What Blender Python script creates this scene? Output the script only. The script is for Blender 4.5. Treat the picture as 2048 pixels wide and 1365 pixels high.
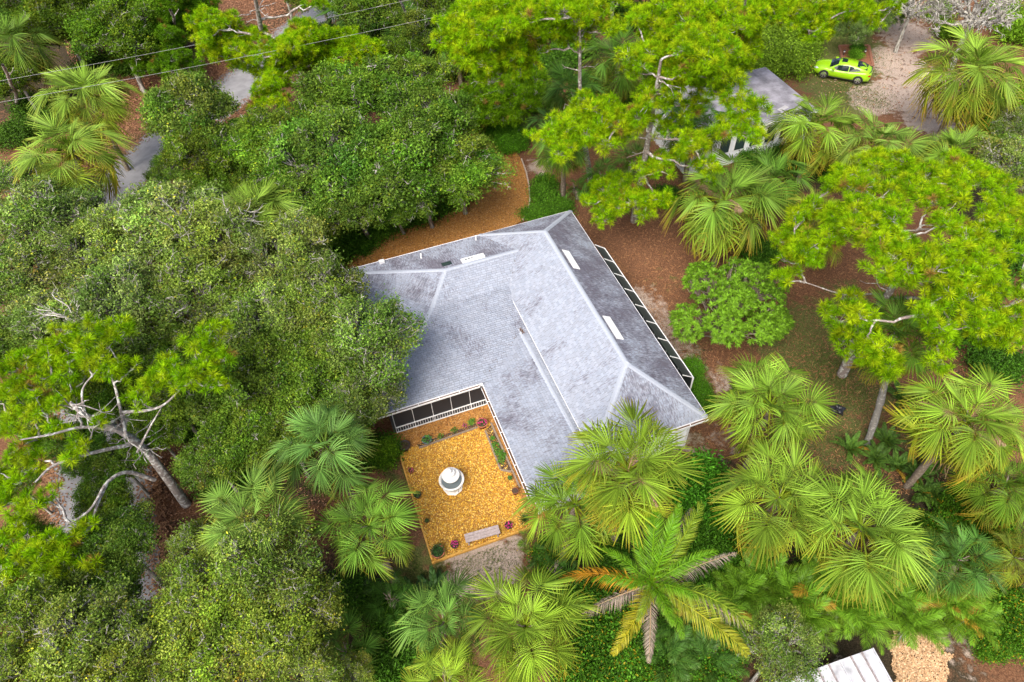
import bpy, bmesh, math, random
import numpy as np
from mathutils import Matrix, Vector

# ------------------------------------------------------------------ camera, sky, sun, exposure
scn = bpy.context.scene
for o in list(bpy.data.objects): bpy.data.objects.remove(o)
R_ = math.radians
F_PX, PITCH, ROLL, YAW, CAM_H = 1400.0, R_(49.44), R_(2.73), R_(18.2), 31.0
_f = np.array([0, math.cos(PITCH), -math.sin(PITCH)]); _r = np.array([1., 0, 0]); _d = np.cross(_f, _r)
_c, _s = math.cos(ROLL), math.sin(ROLL)
CAM = np.array([_c*_r + _s*_d, -_s*_r + _c*_d, _f])          # rows: right, down, forward
cd = bpy.data.cameras.new('camera'); cam = bpy.data.objects.new('camera', cd); scn.collection.objects.link(cam)
cd.sensor_width = 36; cd.lens = 36*F_PX/2048; cd.clip_start = .5; cd.clip_end = 3000
mw = Matrix.Identity(4)
for i in range(3):
    mw[i][0] = CAM[0][i]; mw[i][1] = -CAM[1][i]; mw[i][2] = -CAM[2][i]
mw[2][3] = CAM_H
cam.matrix_world = mw; scn.camera = cam

SUN_EL, SUN_AZ = 52, 205      # azimuth in degrees, clockwise from +Y
w = bpy.data.worlds.new('World'); scn.world = w; w.use_nodes = True
nt = w.node_tree; bg = nt.nodes['Background']
sky = nt.nodes.new('ShaderNodeTexSky'); sky.sky_type = 'NISHITA'; sky.sun_disc = False
sky.sun_elevation = R_(SUN_EL); sky.sun_rotation = R_(SUN_AZ); sky.dust_density = 6.0; sky.air_density = 1.0; sky.ozone_density = .6
nt.links.new(sky.outputs[0], bg.inputs[0]); bg.inputs[1].default_value = 0.085
sl = bpy.data.lights.new('sun', 'SUN'); sun = bpy.data.objects.new('sun', sl); scn.collection.objects.link(sun)
sl.energy = 1.5; sl.angle = R_(36); sl.color = (1, .96, .9)
sd = Vector((math.sin(R_(SUN_AZ))*math.cos(R_(SUN_EL)), math.cos(R_(SUN_AZ))*math.cos(R_(SUN_EL)), math.sin(R_(SUN_EL))))
sun.rotation_euler = sd.to_track_quat('Z', 'Y').to_euler(); sun.location = (0, 0, 60)
vs = scn.view_settings; vs.view_transform = 'Standard'; vs.look = 'None'; vs.exposure = 1.56; vs.gamma = 1; vs.use_curve_mapping = False
scn.render.engine = 'CYCLES'
scn.cycles.max_bounces = 6; scn.cycles.diffuse_bounces = 3; scn.cycles.glossy_bounces = 2; scn.cycles.transmission_bounces = 4

# ------------------------------------------------------------------ helpers
C = scn.collection
rng = np.random.default_rng(7); rnd = random.Random(7)
def at(px, py, z=0.0):
    d = CAM.T @ np.array([(px-1024)/F_PX, (py-682.5)/F_PX, 1.0]); t = (z-CAM_H)/d[2]
    return np.array([0, 0, CAM_H]) + t*d
def depth(p): return float(CAM[2] @ (np.array(p)-[0, 0, CAM_H]))
def proj(p):
    q = CAM @ (np.array(p, float)-[0, 0, CAM_H]); return q[0]/q[2]*F_PX+1024, q[1]/q[2]*F_PX+682.5
U = np.array([math.cos(YAW), math.sin(YAW), 0]); V = np.array([-math.sin(YAW), math.cos(YAW), 0])
def wp(u, v, z=0): return u*U + v*V + np.array([0, 0, z])
def uv(px, py, z=0):
    p = at(px, py, z); return float(p@U), float(p@V)

def mesh_np(name, verts, faces, mat=None, col=None, smooth=False, uvs=None, extra=None):
    """faces: list of int arrays (n,3) / (n,4)"""
    me = bpy.data.meshes.new(name)
    verts = np.asarray(verts, np.float32).reshape(-1, 3)
    faces = [np.asarray(f, np.int32) for f in faces if len(f)]
    me.vertices.add(len(verts)); me.vertices.foreach_set('co', verts.ravel())
    tot = sum(f.size for f in faces); npoly = sum(len(f) for f in faces)
    me.loops.add(tot); me.polygons.add(npoly)
    me.loops.foreach_set('vertex_index', np.concatenate([f.ravel() for f in faces]))
    sizes = np.concatenate([np.full(len(f), f.shape[1], np.int32) for f in faces])
    st = np.zeros(npoly, np.int32); st[1:] = np.cumsum(sizes)[:-1]
    me.polygons.foreach_set('loop_start', st)
    me.polygons.foreach_set('use_smooth', np.full(npoly, bool(smooth)))
    if col is not None:
        a = me.color_attributes.new('Col', 'FLOAT_COLOR', 'POINT')
        col = np.asarray(col, np.float32)
        if col.shape[1] == 3: col = np.hstack([col, np.ones((len(col), 1), np.float32)])
        a.data.foreach_set('color', col.ravel())
    if uvs is not None:
        a = me.attributes.new('ruv', 'FLOAT_VECTOR', 'POINT'); a.data.foreach_set('vector', np.asarray(uvs, np.float32).ravel())
    me.update(calc_edges=True); me.validate()
    if mat: me.materials.append(mat)
    return me
def link(name, data, parent=None, loc=None, rot=None, scale=None, color=None):
    o = bpy.data.objects.new(name, data); C.objects.link(o)
    if parent: o.parent = parent
    if loc is not None: o.location = [float(t) for t in loc]
    if rot is not None: o.rotation_euler = rot
    if scale is not None: o.scale = (scale,)*3 if np.isscalar(scale) else scale
    if color is not None: o.color = color
    return o
def tag(o, label, cat, group=None):
    o['label'] = label; o['category'] = cat
    if group: o['group'] = group
    return o
def empty(name, loc, rz=0, label=None, cat=None, group=None):
    o = link(name, None, None, loc, (0, 0, rz)); o.empty_display_size = .3
    if label: tag(o, label, cat, group)
    return o
class MB:
    """collects simple shapes into one mesh"""
    def __init__(s): s.v = []; s.f3 = []; s.f4 = []; s.n = 0; s.c = []
    def add(s, v, f, c=(1, 1, 1)):
        v = np.asarray(v, float).reshape(-1, 3)
        for q in f:
            q = [int(i)+s.n for i in q]
            if len(q) == 3: s.f3.append(q)
            elif len(q) == 4: s.f4.append(q)
            else:
                for k in range(1, len(q)-1): s.f3.append([q[0], q[k], q[k+1]])
        s.v.append(v); s.n += len(v); s.c.append(np.tile(np.array(c, float)[None], (len(v), 1))); return s
    def box(s, lo, hi, c=(1, 1, 1)):
        (a, b, d), (e, f, g) = lo, hi
        v = [(a, b, d), (e, b, d), (e, f, d), (a, f, d), (a, b, g), (e, b, g), (e, f, g), (a, f, g)]
        return s.add(v, [(3, 2, 1, 0), (4, 5, 6, 7), (0, 1, 5, 4), (1, 2, 6, 5), (2, 3, 7, 6), (3, 0, 4, 7)], c)
    def bar(s, p, q, wid, hgt=None, up=(0, 0, 1), c=(1, 1, 1)):
        p = np.array(p, float); q = np.array(q, float); hgt = hgt or wid
        d = q-p; d /= np.linalg.norm(d); up = np.array(up, float)
        x = np.cross(d, up)
        if np.linalg.norm(x) < 1e-4: x = np.cross(d, (1, 0, 0))
        x /= np.linalg.norm(x); y = np.cross(x, d)
        x = x*wid/2; y = y*hgt/2
        v = [p-x-y, p+x-y, p+x+y, p-x+y, q-x-y, q+x-y, q+x+y, q-x+y]
        return s.add(v, [(3, 2, 1, 0), (4, 5, 6, 7), (0, 1, 5, 4), (1, 2, 6, 5), (2, 3, 7, 6), (3, 0, 4, 7)], c)
    def tube(s, pts, rad, sides=6, c=(1, 1, 1), cap=True):
        v, f = tube_np(pts, rad, sides); f = list(f)
        if cap:
            n = len(pts); f.append(tuple(range((n-1)*sides, n*sides)))
        return s.add(v, f, c)
    def lathe(s, prof, n=20, c=(1, 1, 1), org=(0, 0, 0)):
        a = np.linspace(0, 2*math.pi, n, endpoint=False); o = np.array(org)
        v = np.array([[r*math.cos(t), r*math.sin(t), z] for r, z in prof for t in a])+o
        f = [(i*n+k, i*n+(k+1) % n, (i+1)*n+(k+1) % n, (i+1)*n+k) for i in range(len(prof)-1) for k in range(n)]
        return s.add(v, f, c)
    def mesh(s, name, mat, smooth=False, col=True):
        return mesh_np(name, np.vstack(s.v), [np.array(s.f3, int).reshape(-1, 3), np.array(s.f4, int).reshape(-1, 4)], mat, np.vstack(s.c) if col else None, smooth)
    def build(s, name, mat, parent=None, smooth=False, loc=None, rot=None):
        return link(name, s.mesh(name, mat, smooth), parent, loc, rot)
def tube_np(pts, rad, sides=6):
    pts = np.asarray(pts, float); n = len(pts); rad = np.broadcast_to(np.asarray(rad, float), (n,))
    t = np.gradient(pts, axis=0); t /= np.linalg.norm(t, axis=1)[:, None]+1e-9
    ref = np.array([1., .13, .07]) if abs(t[:, 0]).mean() < .7 else np.array([.05, .1, 1.])
    x = np.cross(t, ref); x /= np.linalg.norm(x, axis=1)[:, None]+1e-9; y = np.cross(t, x)
    a = np.linspace(0, 2*math.pi, sides, endpoint=False)
    v = pts[:, None]+rad[:, None, None]*(np.cos(a)[None, :, None]*x[:, None]+np.sin(a)[None, :, None]*y[:, None])
    i = np.arange(n-1)[:, None]*sides; k = np.arange(sides)[None]; k2 = (k+1) % sides
    f = np.stack([i+k, i+k2, i+sides+k2, i+sides+k], -1).reshape(-1, 4)
    return v.reshape(-1, 3), f
class Tubes:
    def __init__(s): s.v = []; s.f = []; s.n = 0
    def add(s, pts, rad, sides=6):
        v, f = tube_np(pts, rad, sides); s.v.append(v); s.f.append(f+s.n); s.n += len(v)
    def mesh(s, name, mat): return mesh_np(name, np.vstack(s.v), [np.vstack(s.f)], mat, None, True)
def crook(p, q, n, amp, g, sag=0.):
    """crooked polyline p -> q"""
    p = np.array(p, float); q = np.array(q, float); t = np.linspace(0, 1, n)[:, None]; L = np.linalg.norm(q-p)
    pts = p+(q-p)*t; j = g.normal(0, amp*L, (n, 3)); j[0] = 0; j[-1] = 0
    pts += j; pts[:, 2] += sag*L*4*(t*(1-t))[:, 0]
    return pts
def unit(a): return a/(np.linalg.norm(a, axis=-1, keepdims=True)+1e-9)

# ------------------------------------------------------------------ materials
MATS = {}
def nodes(name):
    m = bpy.data.materials.new(name); m.use_nodes = True; MATS[name] = m
    t = m.node_tree; return m, t, t.nodes['Principled BSDF'], t.nodes.new, t.links.new
def plain(name, col, rough=.6, metal=0., noise=0., nscale=8., bump=0., spec=.5, vcol=False, coat=0.):
    m, t, b, N, L = nodes(name)
    b.inputs['Roughness'].default_value = rough; b.inputs['Metallic'].default_value = metal
    b.inputs['Specular IOR Level'].default_value = spec; b.inputs['Coat Weight'].default_value = coat
    rgb = N('ShaderNodeRGB'); rgb.outputs[0].default_value = (*col, 1); src = rgb.outputs[0]
    if vcol:
        a = N('ShaderNodeAttribute'); a.attribute_name = 'Col'; x = N('ShaderNodeMix'); x.data_type = 'RGBA'; x.blend_type = 'MULTIPLY'; x.inputs[0].default_value = 1
        L(src, x.inputs[6]); L(a.outputs[0], x.inputs[7]); src = x.outputs[2]
    if noise or bump:
        tc = N('ShaderNodeTexCoord'); n = N('ShaderNodeTexNoise'); n.inputs['Scale'].default_value = nscale; n.inputs['Detail'].default_value = 6; n.inputs['Roughness'].default_value = .65
        L(tc.outputs['Object'], n.inputs['Vector'])
        if noise:
            mr = N('ShaderNodeMapRange'); mr.inputs['From Min'].default_value = .3; mr.inputs['From Max'].default_value = .7
            mr.inputs['To Min'].default_value = 1-noise; mr.inputs['To Max'].default_value = 1+noise
            L(n.outputs[0], mr.inputs[0]); x = N('ShaderNodeMix'); x.data_type = 'RGBA'; x.blend_type = 'MULTIPLY'; x.inputs[0].default_value = 1
            L(src, x.inputs[6]); L(mr.outputs[0], x.inputs[7]); src = x.outputs[2]
        if bump:
            bp = N('ShaderNodeBump'); bp.inputs['Strength'].default_value = bump; bp.inputs['Distance'].default_value = .03
            L(n.outputs[0], bp.inputs['Height']); L(bp.outputs[0], b.inputs['Normal'])
    L(src, b.inputs['Base Color']); return m
def foliage(name, transl=.35, tip=None, rough=.55, spec=.15, tint=(1.1, 1.05, .5)):
    """leaf colour = vertex colour x object colour; fronds can turn to `tip` colour towards attribute alpha, times the object's alpha"""
    m, t, b, N, L = nodes(name)
    a = N('ShaderNodeAttribute'); a.attribute_name = 'Col'; oi = N('ShaderNodeObjectInfo')
    x = N('ShaderNodeMix'); x.data_type = 'RGBA'; x.blend_type = 'MULTIPLY'; x.inputs[0].default_value = 1
    L(a.outputs['Color'], x.inputs[6]); L(oi.outputs['Color'], x.inputs[7]); src = x.outputs[2]
    if tip:
        mu = N('ShaderNodeMath'); mu.operation = 'MULTIPLY'; L(a.outputs['Alpha'], mu.inputs[0]); L(oi.outputs['Alpha'], mu.inputs[1])
        y = N('ShaderNodeMix'); y.data_type = 'RGBA'; L(mu.outputs[0], y.inputs[0]); L(src, y.inputs[6]); y.inputs[7].default_value = (*tip, 1); src = y.outputs[2]
    L(src, b.inputs['Base Color']); b.inputs['Roughness'].default_value = rough; b.inputs['Specular IOR Level'].default_value = spec
    tr = N('ShaderNodeBsdfTranslucent'); z = N('ShaderNodeMix'); z.data_type = 'RGBA'; z.blend_type = 'MULTIPLY'; z.inputs[0].default_value = 1
    L(src, z.inputs[6]); z.inputs[7].default_value = (*tint, 1); L(z.outputs[2], tr.inputs[0])
    ms = N('ShaderNodeMixShader'); ms.inputs[0].default_value = transl
    L(b.outputs[0], ms.inputs[1]); L(tr.outputs[0], ms.inputs[2]); L(ms.outputs[0], t.nodes['Material Output'].inputs[0])
    return m
def bark(name, c1, c2, lich, lamt, scale=6.):
    m, t, b, N, L = nodes(name)
    tc = N('ShaderNodeTexCoord'); n1 = N('ShaderNodeTexNoise'); n1.inputs['Scale'].default_value = scale*2.5; n1.inputs['Detail'].default_value = 8
    n2 = N('ShaderNodeTexNoise'); n2.inputs['Scale'].default_value = scale; n2.inputs['Detail'].default_value = 5
    for n in (n1, n2): L(tc.outputs['Object'], n.inputs['Vector'])
    x = N('ShaderNodeMix'); x.data_type = 'RGBA'; L(n1.outputs[0], x.inputs[0]); x.inputs[6].default_value = (*c1, 1); x.inputs[7].default_value = (*c2, 1)
    r = N('ShaderNodeMapRange'); r.inputs['From Min'].default_value = 1-lamt-.05; r.inputs['From Max'].default_value = 1-lamt+.05; L(n2.outputs[0], r.inputs[0])
    y = N('ShaderNodeMix'); y.data_type = 'RGBA'; L(r.outputs[0], y.inputs[0]); L(x.outputs[2], y.inputs[6]); y.inputs[7].default_value = (*lich, 1)
    L(y.outputs[2], b.inputs['Base Color']); b.inputs['Roughness'].default_value = .9; b.inputs['Specular IOR Level'].default_value = .2
    bp = N('ShaderNodeBump'); bp.inputs['Strength'].default_value = .8; bp.inputs['Distance'].default_value = .05; L(n1.outputs[0], bp.inputs['Height']); L(bp.outputs[0], b.inputs['Normal'])
    return m
M_OAKLEAF = foliage('oak_leaves', .25, spec=.1); M_SHRUB = foliage('shrub_leaves', .3)
M_NEEDLE = foliage('pine_needles', .35, rough=.6, spec=.03)
M_PALM = foliage('palm_frond', .3, tip=(.42, .25, .03), rough=.5, spec=.12)
M_FEATHER = foliage('feather_frond', .35, tip=(.36, .27, .03), rough=.4)
M_OAKBARK = bark('oak_bark', (.12, .105, .09), (.27, .25, .22), (.44, .43, .39), .5)
M_PINEBARK = bark('pine_bark', (.15, .115, .10), (.32, .275, .255), (.50, .50, .47), .44)
M_DEADBARK = bark('bare_bark', (.26, .235, .21), (.42, .39, .36), (.52, .51, .48), .5)
M_PALMTRUNK = bark('palm_trunk', (.13, .10, .075), (.28, .23, .18), (.34, .30, .25), .42, 9)
M_GREYTRUNK = bark('grey_palm_trunk', (.15, .14, .13), (.27, .26, .24), (.36, .35, .33), .4, 9)
M_WHITE = plain('white_paint', (.78, .79, .80), .45, noise=.06, nscale=3)
M_SIDING = plain('white_siding', (.74, .78, .82), .5, noise=.05, nscale=2)
M_SCREEN = plain('dark_screen', (.022, .024, .03), .55)
M_DECK = plain('roof_deck', (.10, .10, .11), .9)
M_FASCIA = plain('fascia', (.72, .72, .75), .5, noise=.1, nscale=2)
M_DEBRIS = plain('gutter_litter', (.10, .055, .03), .95, noise=.6, nscale=14)
M_GLASS = plain('dark_glass', (.03, .05, .05), .08, spec=.6)

def shingle_material():
    m, t, b, N, L = nodes('shingles')
    a = N('ShaderNodeAttribute'); a.attribute_name = 'Col'; r = N('ShaderNodeAttribute'); r.attribute_name = 'ruv'
    def noise(sc, d, mapsc):
        mp = N('ShaderNodeMapping'); mp.inputs['Scale'].default_value = mapsc; L(r.outputs['Vector'], mp.inputs[0])
        n = N('ShaderNodeTexNoise'); n.inputs['Scale'].default_value = sc; n.inputs['Detail'].default_value = d; n.inputs['Roughness'].default_value = .65; L(mp.outputs[0], n.inputs['Vector']); return n.outputs[0]
    big = noise(.5, 3, (1, .6, 1)); fine = noise(6.5, 6, (2.2, .5, 1)); gr = noise(45, 2, (1, 1, 1))
    s = N('ShaderNodeMath'); s.operation = 'ADD'; L(big, s.inputs[0]); L(fine, s.inputs[1])
    al = N('ShaderNodeMath'); al.operation = 'ADD'; L(s.outputs[0], al.inputs[0]); L(a.outputs['Alpha'], al.inputs[1])
    mr = N('ShaderNodeMapRange'); mr.inputs['From Min'].default_value = 1.03; mr.inputs['From Max'].default_value = 1.27; L(al.outputs[0], mr.inputs[0])
    st = N('ShaderNodeMix'); st.data_type = 'RGBA'; L(mr.outputs[0], st.inputs[0])
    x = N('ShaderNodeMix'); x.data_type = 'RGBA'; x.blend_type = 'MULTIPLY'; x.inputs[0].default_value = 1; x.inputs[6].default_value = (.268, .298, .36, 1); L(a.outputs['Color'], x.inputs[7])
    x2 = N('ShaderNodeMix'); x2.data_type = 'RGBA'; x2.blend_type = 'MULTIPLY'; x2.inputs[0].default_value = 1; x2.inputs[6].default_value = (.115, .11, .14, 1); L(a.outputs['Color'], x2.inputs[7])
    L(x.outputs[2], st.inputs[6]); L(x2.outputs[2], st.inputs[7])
    g = N('ShaderNodeMapRange'); g.inputs['From Min'].default_value = .3; g.inputs['From Max'].default_value = .7; g.inputs['To Min'].default_value = .75; g.inputs['To Max'].default_value = 1.25; L(gr, g.inputs[0])
    y = N('ShaderNodeMix'); y.data_type = 'RGBA'; y.blend_type = 'MULTIPLY'; y.inputs[0].default_value = 1; L(st.outputs[2], y.inputs[6]); L(g.outputs[0], y.inputs[7])
    L(y.outputs[2], b.inputs['Base Color']); b.inputs['Roughness'].default_value = .85; b.inputs['Specular IOR Level'].default_value = .25
    return m
M_SHINGLE = shingle_material()

def ground_material():
    m, t, b, N, L = nodes('ground_cover')
    tc = N('ShaderNodeNewGeometry'); a = N('ShaderNodeAttribute'); a.attribute_name = 'Col'
    sep = N('ShaderNodeSeparateColor'); L(a.outputs['Color'], sep.inputs[0])
    def noise(sc, d=6, r=.65):
        n = N('ShaderNodeTexNoise'); n.inputs['Scale'].default_value = sc; n.inputs['Detail'].default_value = d; n.inputs['Roughness'].default_value = r; L(tc.outputs['Position'], n.inputs['Vector']); return n.outputs[0]
    n_s, n_m, n_f = noise(.55), noise(2.2), noise(16, 5, .7)
    def ramp(src, els):
        r = N('ShaderNodeValToRGB'); e = r.color_ramp.elements
        e[0].position, e[0].color = els[0][0], (*els[0][1], 1); e[1].position, e[1].color = els[-1][0], (*els[-1][1], 1)
        for p, c in els[1:-1]: k = e.new(p); k.color = (*c, 1)
        L(src, r.inputs[0]); return r.outputs[0]
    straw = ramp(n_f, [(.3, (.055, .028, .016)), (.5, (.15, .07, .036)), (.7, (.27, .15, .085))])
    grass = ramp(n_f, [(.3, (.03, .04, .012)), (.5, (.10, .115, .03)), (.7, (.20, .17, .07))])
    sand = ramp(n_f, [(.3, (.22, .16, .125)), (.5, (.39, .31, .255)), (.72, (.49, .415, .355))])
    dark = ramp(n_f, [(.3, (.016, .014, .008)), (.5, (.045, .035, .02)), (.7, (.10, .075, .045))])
    cur = straw
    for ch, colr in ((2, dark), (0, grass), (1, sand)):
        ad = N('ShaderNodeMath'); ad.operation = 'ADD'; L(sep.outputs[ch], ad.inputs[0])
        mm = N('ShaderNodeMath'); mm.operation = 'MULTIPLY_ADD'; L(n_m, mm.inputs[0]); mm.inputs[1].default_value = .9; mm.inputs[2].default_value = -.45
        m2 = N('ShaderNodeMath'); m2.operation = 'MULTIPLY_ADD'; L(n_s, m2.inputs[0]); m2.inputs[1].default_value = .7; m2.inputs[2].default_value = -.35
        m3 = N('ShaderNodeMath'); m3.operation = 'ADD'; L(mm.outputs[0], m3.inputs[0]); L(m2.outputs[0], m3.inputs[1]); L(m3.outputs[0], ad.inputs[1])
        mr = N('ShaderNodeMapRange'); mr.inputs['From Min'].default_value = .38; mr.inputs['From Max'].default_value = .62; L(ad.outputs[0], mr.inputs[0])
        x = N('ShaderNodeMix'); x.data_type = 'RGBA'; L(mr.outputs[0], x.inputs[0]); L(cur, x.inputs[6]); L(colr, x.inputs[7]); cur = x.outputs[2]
    L(cur, b.inputs['Base Color']); b.inputs['Roughness'].default_value = .95; b.inputs['Specular IOR Level'].default_value = .15
    bp = N('ShaderNodeBump'); bp.inputs['Strength'].default_value = .7; bp.inputs['Distance'].default_value = .08; L(n_f, bp.inputs['Height']); L(bp.outputs[0], b.inputs['Normal'])
    return m
M_GROUND = ground_material()
M_ROAD = plain('asphalt', (.20, .20, .21), .9, noise=.22, nscale=1.2, bump=.25)
M_MULCH = plain('mulch_bed', (.36, .17, .035), .95, noise=.5, nscale=14, bump=.8)
M_CHIP = plain('mulch_chip', (1, 1, 1), .85, vcol=True)
M_LITTER = plain('litter', (1, 1, 1), .9, vcol=True)
M_GRASS = foliage('grass', .25)

# ------------------------------------------------------------------ the ground
def lin(a, b, s): return np.arange(a, b+1e-6, s)
xs = np.concatenate([[-900, -300, -120, -75], lin(-56, 56, .5), [75, 120, 300, 900]])
ys = np.concatenate([[-900, -300, -80, -30], lin(-8, 84, .5), [100, 150, 300, 900]])
gx, gy = np.meshgrid(xs, ys)
def blob_w(blobs):
    wgt = np.zeros_like(gx)
    for px, py, r, k in blobs:
        p = at(px, py, 0); rm = r*depth(p)/F_PX
        d = np.hypot(gx-p[0], (gy-p[1])*.8)/rm
        wgt = np.maximum(wgt, k*np.clip(1.5-d, 0, 1))
    return wgt
grass_w = blob_w([(1650, 720, 130, .95), (1630, 830, 110, .75), (1560, 700, 60, .6), (1330, 560, 60, .35), (1720, 110, 70, 1.1), (1650, 90, 70, 1.1), (1690, 180, 70, 1.1), (1765, 130, 45, .9), (1620, 170, 40, .6), (1050, 250, 60, .7), (1250, 280, 70, .6), (1350, 340, 60, .4),
                  (960, 1130, 110, .62), (840, 1140, 70, .6), (1700, 600, 60, .6), (1690, 770, 90, .7), (1980, 230, 60, .8), (300, 380, 60, .5), (250, 290, 40, .6), (1390, 890, 40, .5), (1850, 900, 80, .6), (800, 960, 40, .6), (1550, 30, 60, .8), (1380, 700, 40, .35)])
sand_w = blob_w([(1795, 125, 55, .95), (1815, 70, 55, .9), (1810, 190, 65, .9), (1745, 198, 45, .9), (1855, 230, 60, .8), (1780, 40, 45, .7), (1880, 160, 50, .6), (1840, 20, 40, .7), (1345, 700, 50, .62), (1290, 610, 50, .62), (1315, 650, 50, .6), (1440, 760, 40, .5), (985, 1125, 70, .75), (930, 1145, 55, .7), (1020, 1100, 40, .6),
                 (1080, 330, 35, .6), (1380, 900, 50, .5), (1930, 1290, 60, .45), (1640, 1290, 60, .4), (1920, 280, 30, .5), (1450, 880, 40, .45)])
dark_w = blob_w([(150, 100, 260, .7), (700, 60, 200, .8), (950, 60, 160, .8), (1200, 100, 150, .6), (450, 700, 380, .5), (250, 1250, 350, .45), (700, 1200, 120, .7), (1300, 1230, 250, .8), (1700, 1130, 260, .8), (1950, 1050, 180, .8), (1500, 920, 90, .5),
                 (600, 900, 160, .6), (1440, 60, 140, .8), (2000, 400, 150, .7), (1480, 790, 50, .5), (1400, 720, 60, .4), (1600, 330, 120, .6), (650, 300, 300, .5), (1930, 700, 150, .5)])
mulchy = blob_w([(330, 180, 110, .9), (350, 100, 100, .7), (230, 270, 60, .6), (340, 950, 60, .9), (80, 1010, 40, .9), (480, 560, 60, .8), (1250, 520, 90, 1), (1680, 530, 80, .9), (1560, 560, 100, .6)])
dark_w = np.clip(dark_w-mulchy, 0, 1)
gz = .05*np.sin(gx*.6)*np.cos(gy*.5)+.03*np.sin(gx*1.7+gy*1.1); gz = np.where((abs(gx) > 56) | (gy > 84) | (gy < -8), 0, gz)-.06
ny, nx = gx.shape
idx = np.arange(nx*ny).reshape(ny, nx)
quads = np.stack([idx[:-1, :-1], idx[:-1, 1:], idx[1:, 1:], idx[1:, :-1]], -1).reshape(-1, 4)
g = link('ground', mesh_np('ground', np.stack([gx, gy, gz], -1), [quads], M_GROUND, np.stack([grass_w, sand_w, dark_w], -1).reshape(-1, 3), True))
g['kind'] = 'structure'

def catmull(pts, n=8):
    p = [np.array(a, float) for a in pts]; p = [2*p[0]-p[1]]+p+[2*p[-1]-p[-2]]; out = []
    for i in range(1, len(p)-2):
        for t in np.linspace(0, 1, n, endpoint=False):
            out.append(.5*((2*p[i])+(-p[i-1]+p[i+1])*t+(2*p[i-1]-5*p[i]+4*p[i+1]-p[i+2])*t*t+(-p[i-1]+3*p[i]-3*p[i+1]+p[i+2])*t**3))
    out.append(p[-2]); return np.array(out)
road_c = catmull([at(x, y) for x, y in ((780, -110), (690, -10), (590, 70), (480, 170), (330, 290), (230, 390), (190, 560), (200, 800), (205, 1000), (215, 1200), (215, 1480))], 40)
tn = unit(np.gradient(road_c, axis=0)); nn = np.stack([-tn[:, 1], tn[:, 0], 0*tn[:, 0]], -1)
off = np.linspace(-1, 1, 7)
jit = np.stack([np.convolve(rng.normal(0, .3, len(road_c)+12), np.ones(13)/13, 'valid') for _ in range(7)], 1); jit[:, 1:-1] = 0
rv = road_c[:, None]+nn[:, None]*(off[None, :, None]*2.45+jit[..., None]); rv[..., 2] = .075-.05*off[None]**2-.0*jit
n1 = len(road_c); ii = np.arange(n1*7).reshape(n1, 7)
o = link('road', mesh_np('road', rv, [np.stack([ii[:-1, :-1], ii[:-1, 1:], ii[1:, 1:], ii[1:, :-1]], -1).reshape(-1, 4)], M_ROAD, None, True)); o['kind'] = 'structure'

def in_poly(p, poly):
    x, y = p[:, 0], p[:, 1]; r = np.zeros(len(p), bool); n = len(poly)
    for i in range(n):
        x1, y1 = poly[i][:2]; x2, y2 = poly[(i+1) % n][:2]
        if y1 == y2: continue
        c = ((y1 > y) != (y2 > y)) & (x < (x2-x1)*(y-y1)/(y2-y1)+x1); r ^= c
    return r
def sheet(name, poly, z, mat):
    bm = bmesh.new(); bm.faces.new([bm.verts.new((p[0], p[1], z)) for p in poly]); bmesh.ops.triangulate(bm, faces=bm.faces)
    bmesh.ops.recalc_face_normals(bm, faces=bm.faces)
    if bm.faces[:][0].normal.z < 0: bmesh.ops.reverse_faces(bm, faces=bm.faces)
    me = bpy.data.meshes.new(name); bm.to_mesh(me); bm.free(); me.materials.append(mat); o = link(name, me); o['kind'] = 'structure'; return o
def scatter_chips(name, poly, n, z, cols, size=(.03, .07), tilt=.5, mat=M_CHIP, aspect=.55, keep=None):
    poly = np.array([p[:2] for p in poly]); lo, hi = poly.min(0), poly.max(0)
    p = rng.uniform(lo, hi, (int(n*1.0), 2)); p = p[in_poly(p, poly)]
    if keep is not None: p = p[keep(p)]
    n = len(p); a = rng.uniform(0, 6.283, n); L = rng.uniform(*size, n)
    nrm = unit(np.stack([rng.normal(0, tilt, n), rng.normal(0, tilt, n), np.ones(n)], -1))
    t = np.stack([np.cos(a), np.sin(a), 0*a], -1); t = unit(t-nrm*(t*nrm).sum(1)[:, None]); s = np.cross(nrm, t)
    c = np.hstack([p, np.full((n, 1), z)+rng.uniform(0, .025, (n, 1))])
    t = t*L[:, None]/2; s = s*(L*aspect)[:, None]/2
    v = np.stack([c-t-s, c+t-s, c+t+s, c-t+s], 1).reshape(-1, 3)
    cols = np.array(cols); cc = cols[rng.integers(0, len(cols), n)]*rng.uniform(.7, 1.25, (n, 1))
    o = link(name, mesh_np(name, v, [np.arange(4*n).reshape(-1, 4)], mat, np.repeat(cc, 4, 0))); o['kind'] = 'stuff'
    return o
GOLD = [(.66, .37, .03), (.72, .45, .06), (.58, .30, .02), (.74, .53, .15), (.48, .23, .02), (.28, .12, .015)]
RUST = [(.36, .16, .035), (.42, .21, .06), (.28, .11, .025), (.46, .27, .10), (.16, .065, .02)]
court = [wp(u, v) for u, v in ((.25, 13.95), (5.3, 13.95), (5.95, 14.2), (6.0, 21.5), (.2, 21.5))]
sheet('courtyard_mulch_floor', court, .02, M_MULCH)
scatter_chips('courtyard_mulch_chips', [wp(u, v) for u, v in ((.28, 14.0), (5.2, 14.0), (5.2, 20.3), (.28, 20.3))], 34000, .025, GOLD, (.035, .08))
scatter_chips('side_strip_mulch_chips', [wp(u, v) for u, v in ((5.2, 14.0), (5.9, 14.0), (5.95, 21.4), (.25, 21.4), (.25, 20.3), (5.2, 20.3))], 22000, .026, RUST, (.035, .08))
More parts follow.
